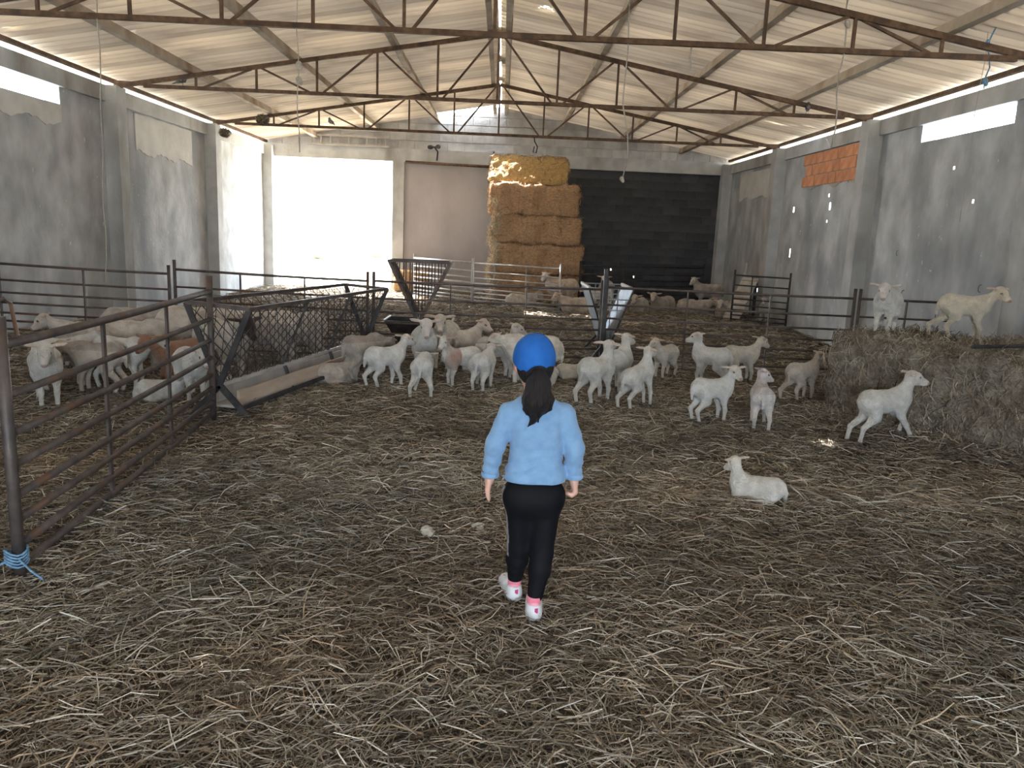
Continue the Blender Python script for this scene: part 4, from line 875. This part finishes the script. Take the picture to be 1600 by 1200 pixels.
# ------------------------------------------------------------------ things hanging from the roof
def rope(pts, r, mt, label, knots=(), name='rope', smooth=True):
    t = empty(name, pts[0], label=label, cat='rope', group='ropes hanging from the roof'); p0 = Vector(pts[0])
    MB().tube([Vector(p) - p0 for p in pts], r, 6).obj('strand', M[mt], t, True)
    for kz, kr in knots:
        i = min(range(len(pts)), key=lambda i: abs(pts[i][2] - kz)); c = Vector(pts[i]) - p0; c.z = kz - p0.z
        V, Q = skin([ell(c, (kr, kr * .8, kr * 1.1), k=.01), ell(c + Vector((kr * .6, 0, -kr)), (kr * .7, kr * .5, kr * .8), k=.01)], kr / 5); new_obj('knot', mesh(V, Q, M[mt], True), t)
def wav(x, y, z0, z1, a=.02, n=9, dx=0., dy=0.): return [(x + dx * i / n + a * math.sin(i * 1.7 + x), y + dy * i / n + a * math.cos(i * 1.3), z0 + (z1 - z0) * i / n) for i in range(n + 1)]
rope(wav(-3.92, 8.0, 3.9, .95, .012, 12, dx=-.08), .006, 'rope', 'long grey string hanging by the left wall column')
rope(wav(-2.04, 8.0, 4.2, 2.3, .01, 10), .005, 'rope', 'thin string with a tangled knot hanging left of the doorway', knots=((3.12, .03), (2.98, .03)))
rope(wav(1.14, 8.0, 4.3, 2.9, .01, 6) + [(1.2, 8.0, 2.6), (1.22, 8.0, 2.4), (1.17, 8.0, 2.15)], .007, 'rope', 'thick pale rope end dangling right of the bale stack', knots=((2.18, .022),))
rope(wav(1.76, 8.0, 3.46, 3.22, .01, 4), .009, 'rope', 'short hook of wire hanging from the nearest truss')
rope(wav(3.24, 8.0, 4.0, 2.55, .015, 8), .007, 'rope', 'string hanging from the nearest truss in front of the brick patch', knots=((3.72, .028),))
rope(wav(4.68, 8.0, 4.0, 3.18, .03, 8), .007, 'rope_blue', 'blue twine bundle hanging at the right wall', knots=((3.62, .02), (3.25, .028)))
rope(wav(4.66, 8.05, 4.0, 1.9, .01, 8), .003, 'rope', 'fine thread hanging beside the blue twine bundle at the right wall')
hk = MB().tube([(.55, 15.8, 3.47), (.56, 15.8, 3.38), (.62, 15.8, 3.28), (.60, 15.8, 3.16), (.54, 15.8, 3.18), (.56, 15.8, 3.28)], .012, 6).obj('hook', M['steel_dark'], smooth=True, label='bent wire hook under the farthest truss above the bale stack', cat='hook')
# swallows / sparrows on the trusses
def bird(loc, rz, label, S=1.):
    P = [seg((-.05, 0, .045), (.03, 0, .07), .024, .03, 'b', .02), ell((.055, 0, .105), (.022, .02, .022), tag='b', k=.02), seg((.07, 0, .105), (.095, 0, .10), .009, .003, 'k', .005), seg((-.06, 0, .04), (-.13, 0, .005), .016, .008, 't', .02), seg((.01, .012, .05), (.01, .012, 0), .005, .004, 'l', .005), seg((.01, -.012, .05), (.01, -.012, 0), .005, .004, 'l', .005)]
    V, Q = skin(P, .006); o = new_obj('bird', mesh(V * S, Q, M['bird'], True), label=label, cat='bird', group='small birds on the trusses'); o.location = loc; o.rotation_euler = (0, 0, rz)
bird((-3.40, 15.8, 3.50), 2.2, 'small dark bird on the farthest truss above the doorway', 1.3)
bird((4.40, 11.9, 3.50), 1.2, 'small dark bird on the middle truss near the brick patch', 1.4)
bird((-4.70, 11.9, 3.50), .6, 'small pale bird on the middle truss at the left', 1.0)
def nest(loc, r, label, seed):
    n = 700; d = RNG.normal(size=(n, 3)); d /= np.linalg.norm(d, axis=1)[:, None]; p = d * (r * RNG.uniform(.3, 1., (n, 1))) * (1, 1, .7); dd = np.cross(d, RNG.normal(size=(n, 3))); dd /= np.linalg.norm(dd, axis=1)[:, None]
    v, f, c = ribbons(p, dd, RNG.uniform(.02, .09, n), RNG.uniform(.004, .008, n), STRAW_COL[RNG.integers(0, 8, n)] * .7); t = empty('nest', loc, label=label, cat='nest')
    new_obj('twigs', mesh(v, f, M['straw'], False, c), t, kind='stuff'); V, Q = skin([ell((0, 0, -.01), (r * .8, r * .8, r * .5))], r / 8); V += (snoise(V, 25, seed, 2) * .02)[:, None]; new_obj('cup', mesh(V, Q, M['nest'], True), t)
nest((-4.72, 15.8, 3.56), .14, 'straw bird nest on the left end of the farthest truss', 1)
nest((-5.42, 15.72, 3.28), .11, 'ragged straw nest stuck to the head of the left column', 2)
# slatted ladder-like rack stored on the beam above the doorway
ld = empty('ladder', (-4.75, BACK - .16, 3.50), label='wooden ladder stored flat along the beam above the doorway', cat='ladder')
for z in (.02, .23): MB().bar((0, 0, z), (1.95, 0, z), .04, .045).obj('side_rail', M['wood_grey'], ld)
for k in range(9): MB().bar((.1 + k * .22, 0, .02), (.1 + k * .22, 0, .23), .035, .02).obj('rung', M['wood_grey'], ld)
# pipe along the beam and bracket
MB().tube([(-2.4, BACK - .14, 3.19), (-.3, BACK - .14, 3.16)], .035, 10).obj('pipe', M['rust'], smooth=True, label='rusty pipe running along the beam left of the bale stack', cat='pipe')
MB().tube([(-.28, BACK - .16, 3.12), (-.28, BACK - .16, 3.52)], .022, 8).obj('bracket', M['rust'], smooth=True, label='rusty upright iron stub beside the top of the bale stack', cat='bracket')
fx = empty('lamp_fitting', (-1.65, BACK - .15, 3.5), label='broken dark lamp fitting on the beam between doorway and bales', cat='lamp fitting')
MB().tube([(0, 0, -.25), (.02, -.02, -.05), (-.05, -.04, .04)], .018, 8).obj('arm', M['steel_dark'], fx, True)
V, Q = skin([ell((-.16, -.04, .05), (.07, .05, .05)), ell((.03, -.06, .07), (.06, .05, .05)), seg((-.14, -.04, .06), (.05, -.05, .05), .02, .02)], .012); new_obj('head', mesh(V, Q, M['steel_dark'], True), fx)
# ------------------------------------------------------------------ boarded ramp at the right
rp = empty('ramp', (4.6, 15.35, .1), label='narrow wooden loading ramp leaning up beside the right column', cat='ramp')
A_, B_ = Vector((0, 0, .02)), Vector((.50, .58, .80)); D_ = (B_ - A_).normalized(); W_ = D_.cross(Vector((0, 0, 1))).normalized(); N_ = W_.cross(D_).normalized()
MB().bar(A_, B_, .34, .03).obj('board', M['wood_grey'], rp)
for k in range(7): c = A_.lerp(B_, (k + .5) / 7) + N_ * .026; MB().bar(c - W_ * .165, c + W_ * .165, .03, .022, up=N_).obj('cleat', M['wood'], rp)
for s_ in (-1, 1): e = B_ - D_ * .06 + W_ * (s_ * .13) - N_ * .03; MB().bar(e, (e.x, e.y, -.08), .05, .05).obj('leg', M['steel_dark'], rp)
MB().bar(B_ + W_ * -.15, B_ + W_ * -.15 + Vector((.04, .05, .30)), .04, .05).obj('handrail', M['wood_grey'], rp)

# ------------------------------------------------------------------ beyond the doorway
for i, (x, y, s_) in enumerate([(-10.5, 38, .55), (-8.9, 39, .5), (-12.5, 40, .6), (-7.0, 44, .5)]):
    P = [ell((RNG.normal() * s_ * .5, RNG.normal() * s_ * .4, s_ * (.5 + .3 * RNG.random())), (s_ * .6, s_ * .5, s_ * .55), k=.3) for _ in range(6)]; V, Q = skin(P, s_ / 9); V += (snoise(V, 3., i, 3) * .12 * s_)[:, None]
    o = new_obj('bush', mesh(V, Q, M['leaf'], True), label=['rounded bush outside the doorway in the glare', 'small bush outside the doorway beside the rounded one', 'wide bush farthest left outside the doorway', 'lone bush outside the doorway near its right jamb'][i], cat='bush', group='bushes outside'); o.location = (x, y, -.05)
